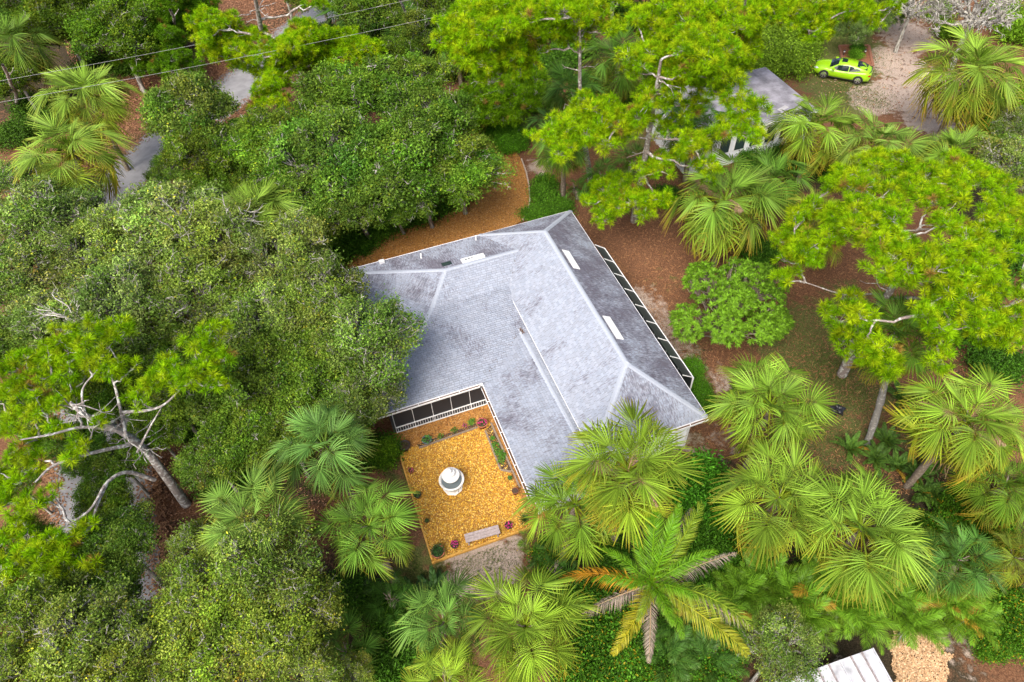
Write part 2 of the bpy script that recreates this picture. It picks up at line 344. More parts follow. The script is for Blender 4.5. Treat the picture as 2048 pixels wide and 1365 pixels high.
drive_px = [(600, 560), (640, 545), (700, 500), (770, 470), (880, 440), (930, 400), (955, 330), (940, 270), (900, 215), (1000, 235), (1020, 290), (1043, 320), (1060, 370), (1058, 420), (1044, 442), (1000, 470), (700, 570)]
drive = [at(x, y) for x, y in drive_px]
sheet('driveway', drive, .03, M_MULCH)
scatter_chips('driveway_mulch_chips', drive, 90000, .035, RUST, (.04, .09))

re_p = []
for i in range(0, len(road_c)-1):
    for sd_ in (-1, 1):
        k = 26; re_p.append(road_c[i][:2]+nn[i][:2]*sd_*(2.45+np.abs(rng.normal(0, .4, (k, 1)))*rng.choice([-1, .6], (k, 1)))+rng.normal(0, .12, (k, 2)))
re_p = np.vstack(re_p); n_ = len(re_p); an = rng.uniform(0, 6.28, n_); tt = np.stack([np.cos(an), np.sin(an), 0*an], -1)*.06; ss = np.stack([-np.sin(an), np.cos(an), .3+0*an], -1)*.025
cc0 = np.hstack([re_p, np.full((n_, 1), .075)]); o = link('roadside_leaves', mesh_np('roadside_leaves', np.stack([cc0-tt-ss, cc0+tt-ss, cc0+tt+ss, cc0-tt+ss], 1).reshape(-1, 3), [np.arange(4*n_).reshape(-1, 4)], M_LITTER, np.repeat(np.array([(.19, .09, .04), (.25, .13, .065), (.11, .05, .025)])[rng.integers(0, 3, n_)], 4, 0))); o['kind'] = 'stuff'
# leaf litter and pine straw lying on the bare ground, and grass
def px_poly(pts): return [at(x, y) for x, y in pts]
yard = px_poly([(1080, 300), (1350, 300), (1500, 480), (1800, 500), (2000, 800), (1900, 1000), (1600, 960), (1400, 900), (1100, 430)])
scatter_chips('pine_straw', yard, 60000, .0, [(.27, .125, .05), (.33, .17, .075), (.19, .085, .035), (.12, .055, .025)], (.07, .18), .3, M_LITTER, .16)
scatter_chips('fallen_leaves_on_drive', px_poly([(1740, 20), (1850, 10), (1900, 120), (1930, 260), (1780, 230), (1700, 215), (1600, 190), (1640, 150), (1750, 180)]), 3500, .0, [(.22, .11, .06), (.30, .17, .09), (.14, .07, .04), (.36, .26, .18)], (.08, .2), .3, M_LITTER, .4)
scatter_chips('roadside_leaf_litter', px_poly([(120, 60), (200, -80), (620, -80), (560, 60), (480, 130), (250, 320), (200, 300)]), 60000, .0, [(.26, .12, .06), (.34, .17, .09), (.16, .07, .035)], (.08, .2), .4, M_LITTER, .35)
scatter_chips('grove_leaf_litter', px_poly([(250, 480), (700, 480), (760, 900), (420, 1365), (320, 1365), (320, 700)]), 30000, .0, [(.22, .11, .06), (.30, .16, .09), (.10, .05, .03)], (.06, .16), .4, M_LITTER, .4)
scatter_chips('wood_chips', list(catmull(px_poly([(1785, 1268), (1830, 1262), (1875, 1285), (1893, 1330), (1885, 1400), (1830, 1430), (1795, 1390), (1782, 1330), (1785, 1268)]), 5)+rng.normal(0, .12, (41, 3))), 9000, .0, [(.50, .32, .17), (.58, .40, .24), (.40, .24, .12)], (.05, .13), .4, M_CHIP, .4)
def grass_tufts(name, areas, n, h=.09):
    P = []
    for px, py, r, k in areas:
        p = at(px, py); rm = r*depth(p)/F_PX; m = int(n*k)
        q = rng.normal(0, .55, (m, 2))*rm*[1, 1.2]+p[:2]; P.append(q)
    P = np.vstack(P); 
    hu = P@U[:2]; hv = P@V[:2]
    P = P[~((hu > -.3) & (hu < 16.6) & (hv > 13.7) & (hv < 31.5))]; n = len(P)
    a = rng.uniform(0, 6.283, n); t = np.stack([np.cos(a), np.sin(a), 0*a], -1)
    lean = np.stack([rng.normal(0, .6, n), rng.normal(0, .6, n), np.ones(n)], -1)*(h*rng.uniform(.5, 1.3, n))[:, None]
    b = np.hstack([P, np.full((n, 1), -.05)]); wd = .018
    v = np.stack([b-t*wd, b+t*wd, b+lean], 1).reshape(-1, 3)
    cc = np.array([(.09, .14, .025), (.13, .17, .04), (.18, .19, .06), (.06, .10, .02)])[rng.integers(0, 4, n)]
    o = link(name, mesh_np(name, v, [np.arange(3*n).reshape(-1, 3)], M_GRASS, np.repeat(cc, 3, 0))); o['kind'] = 'stuff'
grass_tufts('grass', [(1650, 720, 90, 1), (1630, 830, 80, .7), (1720, 110, 50, .7), (1650, 90, 50, .6), (1690, 180, 60, .8), (1050, 250, 50, .5), (1250, 280, 60, .5), (960, 1130, 100, .9), (840, 1140, 60, .7), (1690, 770, 70, .8), (1980, 230, 60, .6), (250, 290, 50, .4), (810, 960, 30, .3), (1850, 900, 60, .6), (1750, 200, 40, .3), (1380, 690, 40, .15)], 5000)

# ------------------------------------------------------------------ the house
HC = (7.3, 22.5)
house = empty('house', wp(*HC), YAW, 'white house with grey shingled hip roofs set round a mulch courtyard', 'house')
def hl(u, v, z): return np.array([u-HC[0], v-HC[1], z])
M_NE, M_SE, M_SW, M_NW = (14.47, 31.2, 3.2), (14.38, 14.73, 3.2), (8.5, 14.73, 3.2), (8.5, 31.2, 3.2)
R_N, R_S = (11.5, 28.1, 5.0), (11.5, 17.85, 5.0)
L_P, L_E = (5.55, 28.2, 4.03), (10.6, 28.2, 4.03)
L_NW, L_SW, L_NE = (-.3, 31.19, 3.19), (-.3, 20.9, 2.76), (9.2, 31.19, 3.19)
L_K, L_BE, L_SE = (4.2, 26.4, 3.3), (9.0, 26.4, 3.3), (9.3, 20.9, 2.76)
L_KW = (-.3, 26.4, 3.0)
A_N, A_S, A_F, A_E = (8.15, 23.4, 2.99), (8.3, 13.95, 2.96), (5.2, 20.55, 2.68), (5.2, 13.95, 2.66)
A_NW = (5.2, 23.4, 2.68)
A_RN, A_RS = (8.9, 23.4, 2.86), (8.9, 13.95, 2.84)
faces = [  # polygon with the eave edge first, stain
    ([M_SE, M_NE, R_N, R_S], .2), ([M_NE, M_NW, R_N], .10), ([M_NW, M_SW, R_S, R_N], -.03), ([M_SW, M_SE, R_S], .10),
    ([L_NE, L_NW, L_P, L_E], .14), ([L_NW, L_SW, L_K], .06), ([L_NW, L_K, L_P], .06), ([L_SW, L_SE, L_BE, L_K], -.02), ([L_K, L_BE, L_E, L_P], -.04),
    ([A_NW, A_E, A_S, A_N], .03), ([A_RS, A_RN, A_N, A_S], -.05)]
deck = MB(); SV, SF4, SF3, SC, SU = [], [], [], [], []; sn = 0
roof = MB()
def clip(poly, cvx):
    out = poly
    n = len(cvx)
    for i in range(n):
        a, b = cvx[i], cvx[(i+1) % n]; inp, out = out, []
        if not inp: return []
        s_ = [(b[0]-a[0])*(p[1]-a[1])-(b[1]-a[1])*(p[0]-a[0]) for p in inp]
        for k in range(len(inp)):
            p, q, sp, sq = inp[k-1], inp[k], s_[k-1], s_[k]
            if (sp >= 0) != (sq >= 0):
                t = sp/(sp-sq); out.append((p[0]+(q[0]-p[0])*t, p[1]+(q[1]-p[1])*t))
            if sq >= 0: out.append(q)
    return out
for fi, (poly, stain) in enumerate(faces):
    P = [hl(*p) for p in poly]; a = P[0]; al = unit(P[1]-P[0]); nrm = unit(np.cross(P[1]-P[0], P[-1]-P[0]))
    if nrm[2] < 0: nrm = -nrm
    al = unit(np.cross([0, 0, 1.], nrm)); up = unit(np.cross(nrm, al))
    if up[2] < 0: up = -up
    p2 = [((p-a)@al, (p-a)@up) for p in P]
    area = sum(p2[i-1][0]*p2[i][1]-p2[i][0]*p2[i-1][1] for i in range(len(p2)))
    cv = p2 if area > 0 else p2[::-1]
    roof.add([p for p in P], [tuple(range(len(P)))]); roof.add([p-np.array([0, 0, .14]) for p in P], [tuple(range(len(P)))[::-1]])
    xs_ = [p[0] for p in p2]; ys_ = [p[1] for p in p2]; row = 0; y = min(ys_)
    H_, W_ = .135, .27
    while y < max(ys_):
        x = min(xs_)-W_+(row % 3)*W_/3+rnd.uniform(0, .03)
        while x < max(xs_):
            wd = W_*rnd.choice((.5, .75, 1, 1, 1.2))
            q = clip([(x+.006, y), (x+wd-.006, y), (x+wd-.006, y+H_-.004), (x+.006, y+H_-.004)], cv)
            x += wd
            if len(q) < 3: continue
            ar = abs(sum(q[i-1][0]*q[i][1]-q[i][0]*q[i-1][1] for i in range(len(q))))/2
            if ar < .002: continue
            lift = rnd.uniform(.014, .022)
            pts = [a+al*s[0]+up*s[1]+nrm*(.004+lift*(1-(s[1]-y)/H_)) for s in q]
            k = len(pts); sh = rnd.uniform(.88, 1.1); tint = rnd.uniform(-.015, .015)
            SV += pts
            for i in range(1, k-1): SF3.append((sn, sn+i, sn+i+1))
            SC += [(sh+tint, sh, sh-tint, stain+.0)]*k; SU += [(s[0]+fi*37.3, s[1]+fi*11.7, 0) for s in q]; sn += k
            low = [s for s in q if s[1] < y+1e-4]                  # butt edge
            if len(low) == 2:
                e0 = a+al*low[0][0]+up*y; e1 = a+al*low[1][0]+up*y
                SV += [e0+nrm*.003, e1+nrm*.003, e1+nrm*(.004+lift), e0+nrm*(.004+lift)]
                SF4.append((sn, sn+1, sn+2, sn+3)); SC += [(sh*.6,)*3+(stain,)]*4; SU += [(low[0][0]+fi*37.3, y+fi*11.7, 0)]*4; sn += 4
        y += H_; row += 1
ro = roof.build('roof', M_DECK, house)
sh = link('shingles', mesh_np('shingles', SV, [np.array(SF3), np.array(SF4)], M_SHINGLE, SC, False, SU), ro); sh['kind'] = 'stuff'
# ridge and hip caps, one object each
cap = MB(); cw, cl_ = .14, .30
cap.add([(0, -cw, -.035), (0, -.06, .004), (0, .06, .004), (0, cw, -.035), (cl_, -cw, -.055), (cl_, -.06, -.016), (cl_, .06, -.016), (cl_, cw, -.055),
         (0, -cw, -.06), (0, cw, -.06)], [(0, 4, 5, 1), (1, 5, 6, 2), (2, 6, 7, 3), (0, 1, 2, 3, 9, 8)])
M_CAP = plain('ridge_cap', (.30, .33, .39), .85, noise=.16, nscale=5)
capme = cap.mesh('ridge_cap_shingle', M_CAP)
def caps(p, q, lift=.04):
    p, q = hl(*p), hl(*q); d = q-p; L = np.linalg.norm(d); d = d/L; n = int(L/.245)
    az = math.atan2(d[1], d[0]); el = math.asin(d[2])
    for i in range(n):
        c = p+d*(i*L/n)+np.array([0, 0, lift])
        link('ridge_cap_shingle', capme, ro, c, (rnd.gauss(0, .02), -el, az+rnd.gauss(0, .015)))
for p, q in ((R_N, R_S), (M_NE, R_N), (M_NW, R_N), (M_SE, R_S), (M_SW, R_S), (L_P, (10.0, 28.2, 4.03)), (L_NW, L_P), (L_SW, L_K), (L_K, L_P), (A_N, A_S)): caps(p, q)
# fascias and gutters
fa = []
def edge_board(name, p, q, out, mat=M_FASCIA, z0=-.2, z1=.012, th=.035):
    p, q = hl(*p), hl(*q); out = np.array([*out, 0.])
    b = MB(); a1, b1 = p+out*.004, q+out*.004
    v = [a1+[0, 0, z0], b1+[0, 0, z0], b1+[0, 0, z1], a1+[0, 0, z1]]; v += [x+out*th for x in v]
    b.add(v, [(0, 1, 2, 3), (7, 6, 5, 4), (0, 4, 5, 1), (1, 5, 6, 2), (2, 6, 7, 3), (3, 7, 4, 0)]); return b.build(name, mat, house)
edge_board('fascia', M_SE, M_NE, (1, 0)); edge_board('fascia', (-.3, 31.2, 3.2), M_NE, (0, 1)); edge_board('fascia', M_SW, M_SE, (0, -1))
edge_board('fascia', L_SW, L_NW, (-1, 0)); edge_board('fascia', L_SW, (5.2, 20.9, 2.76), (0, -1)); edge_board('fascia', A_E, (5.2, 20.85, 2.69), (-1, 0), z1=.0)
edge_board('fascia', A_E, (8.9, 13.95, 2.84), (0, -1))
edge_board('drip_edge', (8.5, 14.73, 3.2), (8.5, 26.2, 3.2), (-1, 0), M_FASCIA, -.05, .015, .022)
def gutter(p, q, out, litter=True):
    p, q = hl(*p), hl(*q); out = np.array([*out, 0.]); d = unit(q-p)
    b = MB()
    for o1, z1, o2, z2 in ((.045, -.12, .155, -.12), (.155, -.12, .165, .0), (.165, .0, .145, .0), (.145, .0, .14, -.105), (.14, -.105, .045, -.105)):
        b.add([p+out*o1+[0, 0, z1], q+out*o1+[0, 0, z1], q+out*o2+[0, 0, z2], p+out*o2+[0, 0, z2]], [(0, 1, 2, 3)])
    go = b.build('gutter', M_WHITE, house)
    if litter:
        b = MB(); b.add([p+out*.045+[0, 0, -.05], q+out*.045+[0, 0, -.05], q+out*.14+[0, 0, -.05], p+out*.14+[0, 0, -.05]], [(0, 1, 2, 3)])
        b.build('leaf_debris', M_DEBRIS, go)
    L = np.linalg.norm(q-p); n = int(L/.9)
    for i in range(1, n):
        c = p+d*L*i/n; b = MB(); b.bar(c+out*.03+[0, 0, .006], c+out*.17+[0, 0, .006], .03, .012); b.build('gutter_strap', M_WHITE, go)
gutter((5.2, 20.7, 2.7), (5.2, 13.95, 2.68), (-1, 0)); gutter((-.3, 20.9, 2.77), (5.0, 20.9, 2.77), (0, -1)); gutter((8.6, 14.73, 3.22), (14.38, 14.73, 3.22), (0, -1))
# walls with lap siding
walls = MB()
def wall_box(u0, v0, u1, v1, z): walls.box(hl(u0, v0, -.1), hl(u1, v1, z))
wall_box(9.0, 15.3, 13.9, 30.7, 3.04); wall_box(.3, 23.2, 8.99, 30.69, 2.95); wall_box(5.75, 14.5, 8.98, 23.19, 2.6)
wo = walls.build('wall', M_SIDING, house)
sb = MB(); sb.add([(0, 0, 0), (1, 0, 0), (1, 0, .152), (0, 0, .152), (0, -.026, 0), (1, -.026, 0), (1, -.006, .152), (0, -.006, .152)], [(4, 5, 6, 7), (0, 1, 5, 4), (3, 7, 6, 2), (0, 4, 7, 3), (1, 2, 6, 5)])
sbm = sb.mesh('siding_board', M_SIDING)
def siding(u0, v0, u1, v1, z0, z1, parent, org=HC):
    L = math.hypot(u1-u0, v1-v0); az = math.atan2(v1-v0, u1-u0); n = int((z1-z0)/.15)
    for i in range(n):
        link('siding_board', sbm, parent, (u0-org[0], v0-org[1], z0+i*.15), (0, 0, az), (L, 1, 1))
siding(9.0, 15.296, 13.9, 15.296, .1, 3.0, wo); siding(13.904, 15.3, 13.904, 30.7, .1, 2.95, wo); siding(5.746, 23, 5.746, 14.5, .1, 2.6, wo); siding(5.75, 14.496, 8.98, 14.496, .1, 2.6, wo)
for u_, v_ in ((13.93, 15.27), (8.97, 15.27), (13.93, 30.73), (5.72, 14.47)):
    b = MB(); b.box(hl(u_-.06, v_-.06, 0), hl(u_+.06, v_+.06, 2.9 if u_ > 6 else 2.55)); b.build('corner_board', M_WHITE, house)
for v_ in (17.5, 20.5, 25., 28.5):
    b = MB(); b.box(hl(13.91, v_, .9), hl(13.96, v_+1.2, 2.2)); f_ = b.build('window', M_WHITE, house)
    b = MB(); b.box(hl(13.962, v_+.08, .98), hl(13.968, v_+1.12, 2.12)); b.build('pane', M_GLASS, f_)
# courtyard porch: screen panels, posts, low railing
PV = 21.45
porch = MB(); porch.box(hl(.3, PV+.05, -.05), hl(5.74, 23.19, .08)); porch.build('porch_floor', plain('porch_floor', (.10, .10, .11), .8, noise=.2), house)
pu = np.linspace(.45, 5.6, 6)
for i in range(5):
    b = MB(); b.box(hl(pu[i]+.03, PV-.004, .56), hl(pu[i+1]-.03, PV+.004, 2.62)); b.build('screen_panel', M_SCREEN, house)
    b = MB(); b.box(hl(pu[i]+.03, PV+.03, .1), hl(pu[i+1]-.03, PV+.035, .5)); b.build('screen_panel', M_SCREEN, house)
for x in pu:
    b = MB(); b.box(hl(x-.013, PV-.02, .0), hl(x+.013, PV+.04, 2.62)); b.build('porch_post', M_WHITE, house)
rail = MB(); rail.box(hl(.45, PV-.05, .52), hl(5.6, PV+.01, .56)); rail.box(hl(.45, PV-.045, .09), hl(5.6, PV+.005, .125)); ra = rail.build('railing', M_WHITE, house)
bal = MB(); bal.box((-.011, -.011, 0), (.011, .011, .38)); balm = bal.mesh('baluster', M_WHITE)
for x in np.arange(.55, 5.55, .135): link('baluster', balm, ra, hl(x, PV-.02, .125))
# roof windows and vents
def on_roof(u, v):      # height of the main roof's right slope
    return 3.2+(14.47-u)*1.8/2.97
def skylight(u, v, w_, l_, name='roof_vent_panel', mat=M_WHITE, side='E', h=.09):
    b = MB()
    if side == 'E': z = lambda a: 3.2+(14.42-a)*1.8/2.94
    c = [(u-w_/2, v-l_/2), (u+w_/2, v-l_/2), (u+w_/2, v+l_/2), (u-w_/2, v+l_/2)]
    zz = (lambda a, b_: 3.2+(14.42-a)*1.8/2.94) if side == 'E' else (lambda a, b_: 3.19+(31.19-b_)*.84/2.99)
    v8 = [hl(a, b_, zz(a, b_)) for a, b_ in c]+[hl(a, b_, zz(a, b_)+h) for a, b_ in c]
    b.add(v8, [(4, 5, 6, 7), (0, 1, 5, 4), (1, 2, 6, 5), (2, 3, 7, 6), (3, 0, 4, 7)]); return b.build(name, mat, ro)
def ray_uv(px, py, side):
    z = 4.0
    for _ in range(20):
        u_, v_ = uv(px, py, z); z = 3.2+(14.42-u_)*1.8/2.94 if side == 'E' else 3.19+(31.19-v_)*.84/2.99
    return u_, v_
skylight(*ray_uv(1142, 521, 'E'), .42, 1.55); skylight(*ray_uv(1226, 657, 'E'), .42, 1.6)
uu, vv_ = ray_uv(946, 519, 'N'); so = skylight(uu, vv_, 1.35, .40, 'roof_box', M_WHITE, 'N', .14)
for k in range(3):
    skylight(uu-.42+k*.18, vv_-.03, .08, .12, 'vent_slot', M_GLASS, 'N', .15)
uu, vv_ = ray_uv(893, 529, 'N'); skylight(uu, vv_, .55, .34, 'skylight', M_GLASS, 'N', .08)
uu, vv_ = ray_uv(764, 526, 'N'); skylight(uu, vv_, .30, .28, 'vent', M_WHITE, 'N', .18)
for px, py in ((843, 517), (952, 481)):
    uu, vv_ = ray_uv(px, py, 'N'); b = MB(); b.lathe([(.05, 0), (.05, .38), (.0, .38)], 8, (1, 1, 1), hl(uu, vv_, 3.15+(31.19-vv_)*.28)); b.build('vent_pipe', M_WHITE, ro)
# leaf litter caught in the valleys
b = MB()
for (p, q, n_) in (((8.2, 23.3, 3.06), (5.25, 20.95, 2.78), 22), ((10.0, 28.3, 4.08), (8.6, 26.5, 3.35), 7), ((9.2, 28.3, 4.1), (8.7, 31, 3.3), 12), ((8.15, 23.3, 3.08), (8.25, 22.9, 3.07), 50)):
    p, q = hl(*p), hl(*q)
    for i in range(n_):
        c = p+(q-p)*rnd.random()**1.3+np.array([rnd.gauss(0, .05), rnd.gauss(0, .05), rnd.uniform(.02, .06)]); a_ = rnd.uniform(0, 6.28); d_ = np.array([math.cos(a_), math.sin(a_), 0])*.035; e_ = np.array([-d_[1], d_[0], .2*d_[0]])*.5
        b.add([c-d_, c+e_, c+d_, c-e_], [(0, 1, 2, 3)])
x_ = b.build('leaf_debris', M_DEBRIS, ro); x_['kind'] = 'stuff'
# screened lanai along the far side: sloping screen roof on aluminium frame
SUo, SZo = 15.36, 2.45
sv0 = uv(1382, 757, SZo)[1]; sv1 = uv(1211, 497, SZo)[1]
bays = np.linspace(sv0, sv1, 9)
fr = MB(); scr_parent = MB()
M_SCREEN2 = plain('lanai_screen', (.03, .036, .036), .5)
lan = link('screen_enclosure_frame', None, house); 
fr.bar(hl(SUo, sv0, SZo), hl(SUo, sv1, SZo), .03, .05);
for v_ in bays:
    fr.bar(hl(14.67, v_, 2.985), hl(SUo, v_, SZo+.01), .028, .04); fr.bar(hl(SUo, v_, 0), hl(SUo, v_, SZo), .06, .06)
bpy.data.objects.remove(lan); lan = fr.build('screen_enclosure_frame', M_WHITE, house)
for i in range(8):
    a_, c_ = bays[i]+.03, bays[i+1]-.03
    b = MB(); b.add([hl(14.68, a_, 2.96), hl(SUo-.04, a_, SZo), hl(SUo-.04, c_, SZo), hl(14.68, c_, 2.96), hl(14.68, a_, 2.952), hl(SUo-.04, a_, SZo-.008), hl(SUo-.04, c_, SZo-.008), hl(14.68, c_, 2.952)], [(0, 1, 2, 3), (7, 6, 5, 4), (0, 4, 5, 1), (2, 6, 7, 3)]); b.build('screen_panel', M_SCREEN2, lan)
    b = MB(); b.box(hl(SUo-.004, a_, .05), hl(SUo+.004, c_, SZo-.05)); b.build('screen_panel', M_SCREEN2, lan)

# ------------------------------------------------------------------ vegetation builders
def leaves_np(P, g, size, aspect=.5, upb=.8, droop=0.):
    n = len(P); nrm = unit(g.normal(0, 1, (n, 3))*.75+[0, 0, upb]); a = g.normal(0, 1, (n, 3)); a[:, 2] -= droop
    t = unit(a-nrm*(a*nrm).sum(1)[:, None]); s = np.cross(nrm, t); L = (size*g.uniform(.7, 1.3, n))[:, None]
    b = P-t*L*.5; m = P-t*L*.05
    v = np.stack([b, m+s*L*aspect*.5+nrm*L*.08, P+t*L*.5, m-s*L*aspect*.5+nrm*L*.08], 1)
    return v.reshape(-1, 3), np.arange(4*n).reshape(-1, 4)
def kmeans(P, k, g, it=7):
    c = P[g.choice(len(P), k, replace=False)]
    for _ in range(it):
        l = ((P[:, None]-c[None])**2).sum(2).argmin(1)
        for i in range(k):
            if (l == i).any(): c[i] = P[l == i].mean(0)
    return c, l
def oak_variant(seed, nlobe=20, ncl=22, per=70, R=3.0, leaf=.15, cl_r=.25, twigs=60, cols=None, trunk_r=.2, flat=.62):
    """limbs and leaves of a crown; the origin is the fork of the trunk"""
    g = np.random.default_rng(seed)
    ld = unit(g.normal(0, 1, (nlobe*6, 3))); ld = ld[ld[:, 2] > -.25]
    keep = [ld[0]]
    for q in ld[1:]:
        if min(np.linalg.norm(q-k) for k in keep) > .40 and len(keep) < nlobe: keep.append(q)
    ld = np.array(keep); nl = len(ld); zc = 1.0
    lc = ld*g.uniform(.45, .86, (nl, 1))*[R, R, R*flat]+[0, 0, zc]; lr = R*g.uniform(.19, .37, nl)
    P, own = [], []
    for i in range(nl):
        n = int(ncl*(lr[i]/(R*.33))**2); d = unit(g.normal(0, 1, (n, 3))+ld[i]*.7+[0, 0, .35])
        P.append(lc[i]+d*(lr[i]*np.where(g.random(n) < .72, g.uniform(.75, 1.08, n), g.uniform(.3, 1.4, n)))[:, None]*[1, 1, .85]); own += [i]*n
    P = np.vstack(P); own = np.array(own); n = len(P); T = Tubes(); fork = np.zeros(3)
    for i in range(nl):
        e = lc[i]-[0, 0, lr[i]*.3]; q = crook(fork, e, 8, .045, g, .06); T.add(q, np.linspace(trunk_r*.62, trunk_r*.24, 8), 6)
        for j in np.where(own == i)[0]: T.add(crook(q[-1-int(g.integers(0, 3))], P[j], 5, .07, g), np.linspace(trunk_r*.2, .014, 5), 4)
    for i in g.choice(n, twigs):                                  # bare twigs sticking out of the foliage
        a = P[i]; out = unit(a-lc[own[i]]+g.normal(0, .5, 3)); L = g.uniform(.45, .95)
        q = crook(a-out*L*.5, a+out*L*.55, 5, .09, g); T.add(q, np.linspace(.032, .010, 5), 4)
        for _ in range(3):
            o2 = unit(out+g.normal(0, .6, 3)); k = int(g.integers(1, 4)); T.add(crook(q[k], q[k]+o2*L*.45, 3, .08, g), [.018, .013, .006], 3)
    sz = g.uniform(.65, 1.25, n)
    LP = (P[:, None]+g.normal(0, 1, (n, per, 3))*cl_r*sz[:, None, None]*[1, 1, .6]).reshape(-1, 3)
    v, q = leaves_np(LP, g, leaf, .52, .7)
    cols = np.array(cols if cols is not None else [(.085, .155, .020), (.11, .19, .026), (.065, .125, .016), (.14, .21, .035)])
    lt = g.uniform(.72, 1.35, (nl, 1))*(1+g.normal(0, .07, (nl, 3)))
    cc = cols[g.integers(0, len(cols), n)]*g.uniform(.7, 1.3, (n, 1))*lt[own]
    lcol = np.repeat(cc, per, 0)*g.uniform(.58, 1.42, (n*per, 1)); yl = g.random(n*per) < .03; lcol[yl] = lcol[yl]*[1.9, 1.35, .7]
    return T.mesh('oak_limbs', M_OAKBARK), mesh_np('oak_foliage', v, [q], M_OAKLEAF, np.repeat(lcol, 4, 0))
OAKS = [oak_variant(100+i, per=80) for i in range(5)]
SPARSE = [oak_variant(200+i, per=56, twigs=120, cols=[(.10, .165, .030), (.13, .195, .040), (.085, .14, .028), (.16, .215, .06)]) for i in range(4)]
BARE = oak_variant(300, ncl=14, per=2, twigs=260)
_t = Tubes(); _t.add([(0, 0, 0), (.03, .02, .3), (-.02, .03, .65), (0, 0, 1)], [.24, .19, .17, .155], 8); OAK_TRUNK = _t.mesh('trunk', M_OAKBARK)
OAK_LABELS = {(330, 1290): 'yellow-green oak between the lower road and the leaf-littered ground', (60, 1250): 'yellow-green oak across the lower road with grey dead branches', (420, 1200): 'yellow-green oak next to the oak that palm fans rise through', (650, 320): 'oak in the heart of the driveway grove, ringed by other oaks', (780, 320): 'oak of the grove between its heart and the driveway bend', (575, 300): 'oak of the grove beside the one under the roadside pine', (700, 400): 'oak of the grove above the west end of the driveway strip', (390, 610): 'grey-twigged oak next to the right-hand pad of the leaning pine', (40, 540): 'grey-twigged oak with palm fans lost in its crown', (180, 500): 'grey-twigged oak between yellowed roadside palm and pale dead boughs', (520, 640): 'grey-twigged oak next to the dark shaded oaks west of the roof', (480, 860): 'dark oak above the stiff grey-green palm', (570, 860): 'dark oak just behind the broad-fanned blue-green palm', (560, 280): 'oak of the grove with its crown just below the roadside pine', (700, 195): 'tallest oak of the grove, under the long pad of the roadside pine', (820, 165): 'oak of the grove beside the dark undergrowth under the power lines', (860, 250): 'oak of the grove next to the pine sapling at the hedge', (915, 335): 'oak of the grove bulging furthest over the driveway bend', (500, 275): 'oak of the grove leaning over the road edge', (610, 395): 'oak of the grove next to the half-covered pale palm', (840, 370): 'oak of the grove reaching over the driveway strip', (90, 440): 'grey-twigged oak hiding the foot of the yellowed roadside palm', (440, 470): 'grey-twigged oak in front of the half-covered pale palm', (560, 520): 'grey-twigged oak over the orange leaf litter near the roof', (640, 600): 'grey-twigged oak nearest the west corner of the roof', (320, 440): 'grey-twigged oak with a forked silver limb, beside the road', (240, 610): 'grey-twigged oak just above the crown of the leaning pine', (30, 360): 'grey-twigged oak on the far side of the road below two palms', (690, 830): 'dark oak against the broad-fanned blue-green palm and the roof corner', (430, 920): 'dark oak beside the trunk foot of the leaning pine', (600, 680): 'dark oak pressed against the oak that overhangs the roof', (520, 1140): 'yellow-green oak with stiff palm fans rising through it', (700, 1355): 'little yellow-green oak beside the small dark palms', (570, 1240): 'yellow-green oak with a leaning brown trunk foot by dark palms', (400, 1110): 'yellow-green oak beside the leaning pine trunk and mulch verge', (215, 1015): 'small shaded oak in the middle of the road gap under the leaning pine', (25, 1090): 'shaded oak across the road under the pine foliage', (370, 700): 'shaded oak next to the right-hand bough of the leaning pine'}
def place_oak(px, py, rpx, zc, lib, label, group, color=(1, 1, 1, 1), name='oak_tree', cat='oak tree', push=0., pushx=0.):
    c = at(px, py, zc); R = rpx*depth(c)/F_PX; s = R/3.25
    t, l = lib if isinstance(lib, tuple) else lib[rnd.randrange(len(lib))]
    label = OAK_LABELS.get((px, py), label)
    e = empty(name, (c[0], c[1], 0), rnd.uniform(0, 6.28), label, cat, group); zf = max(zc-1.25*s, .5)
    rz = e.rotation_euler[2]; e.rotation_euler[2] = 0; e.location.y += push; e.location.x += pushx; dv = Vector((-pushx, -push, zf+.3)); link('trunk', OAK_TRUNK, e, (0, 0, -.2), dv.to_track_quat('Z', 'Y').to_euler(), (s*.9, s*.9, dv.length))
    v_ = rnd.uniform(.85, 1.18); color = (color[0]*v_*rnd.uniform(.94, 1.1), color[1]*v_, color[2]*v_*rnd.uniform(.6, 1.0), 1)
    sc = (s*rnd.uniform(.92, 1.08), s*rnd.uniform(.92, 1.08), s*rnd.uniform(.9, 1.15))
    link('limbs', t, e, (-pushx, -push, zf), (0, 0, rz), sc); link('crown', l, e, (-pushx, -push, zf), (0, 0, rz), sc, color); return e

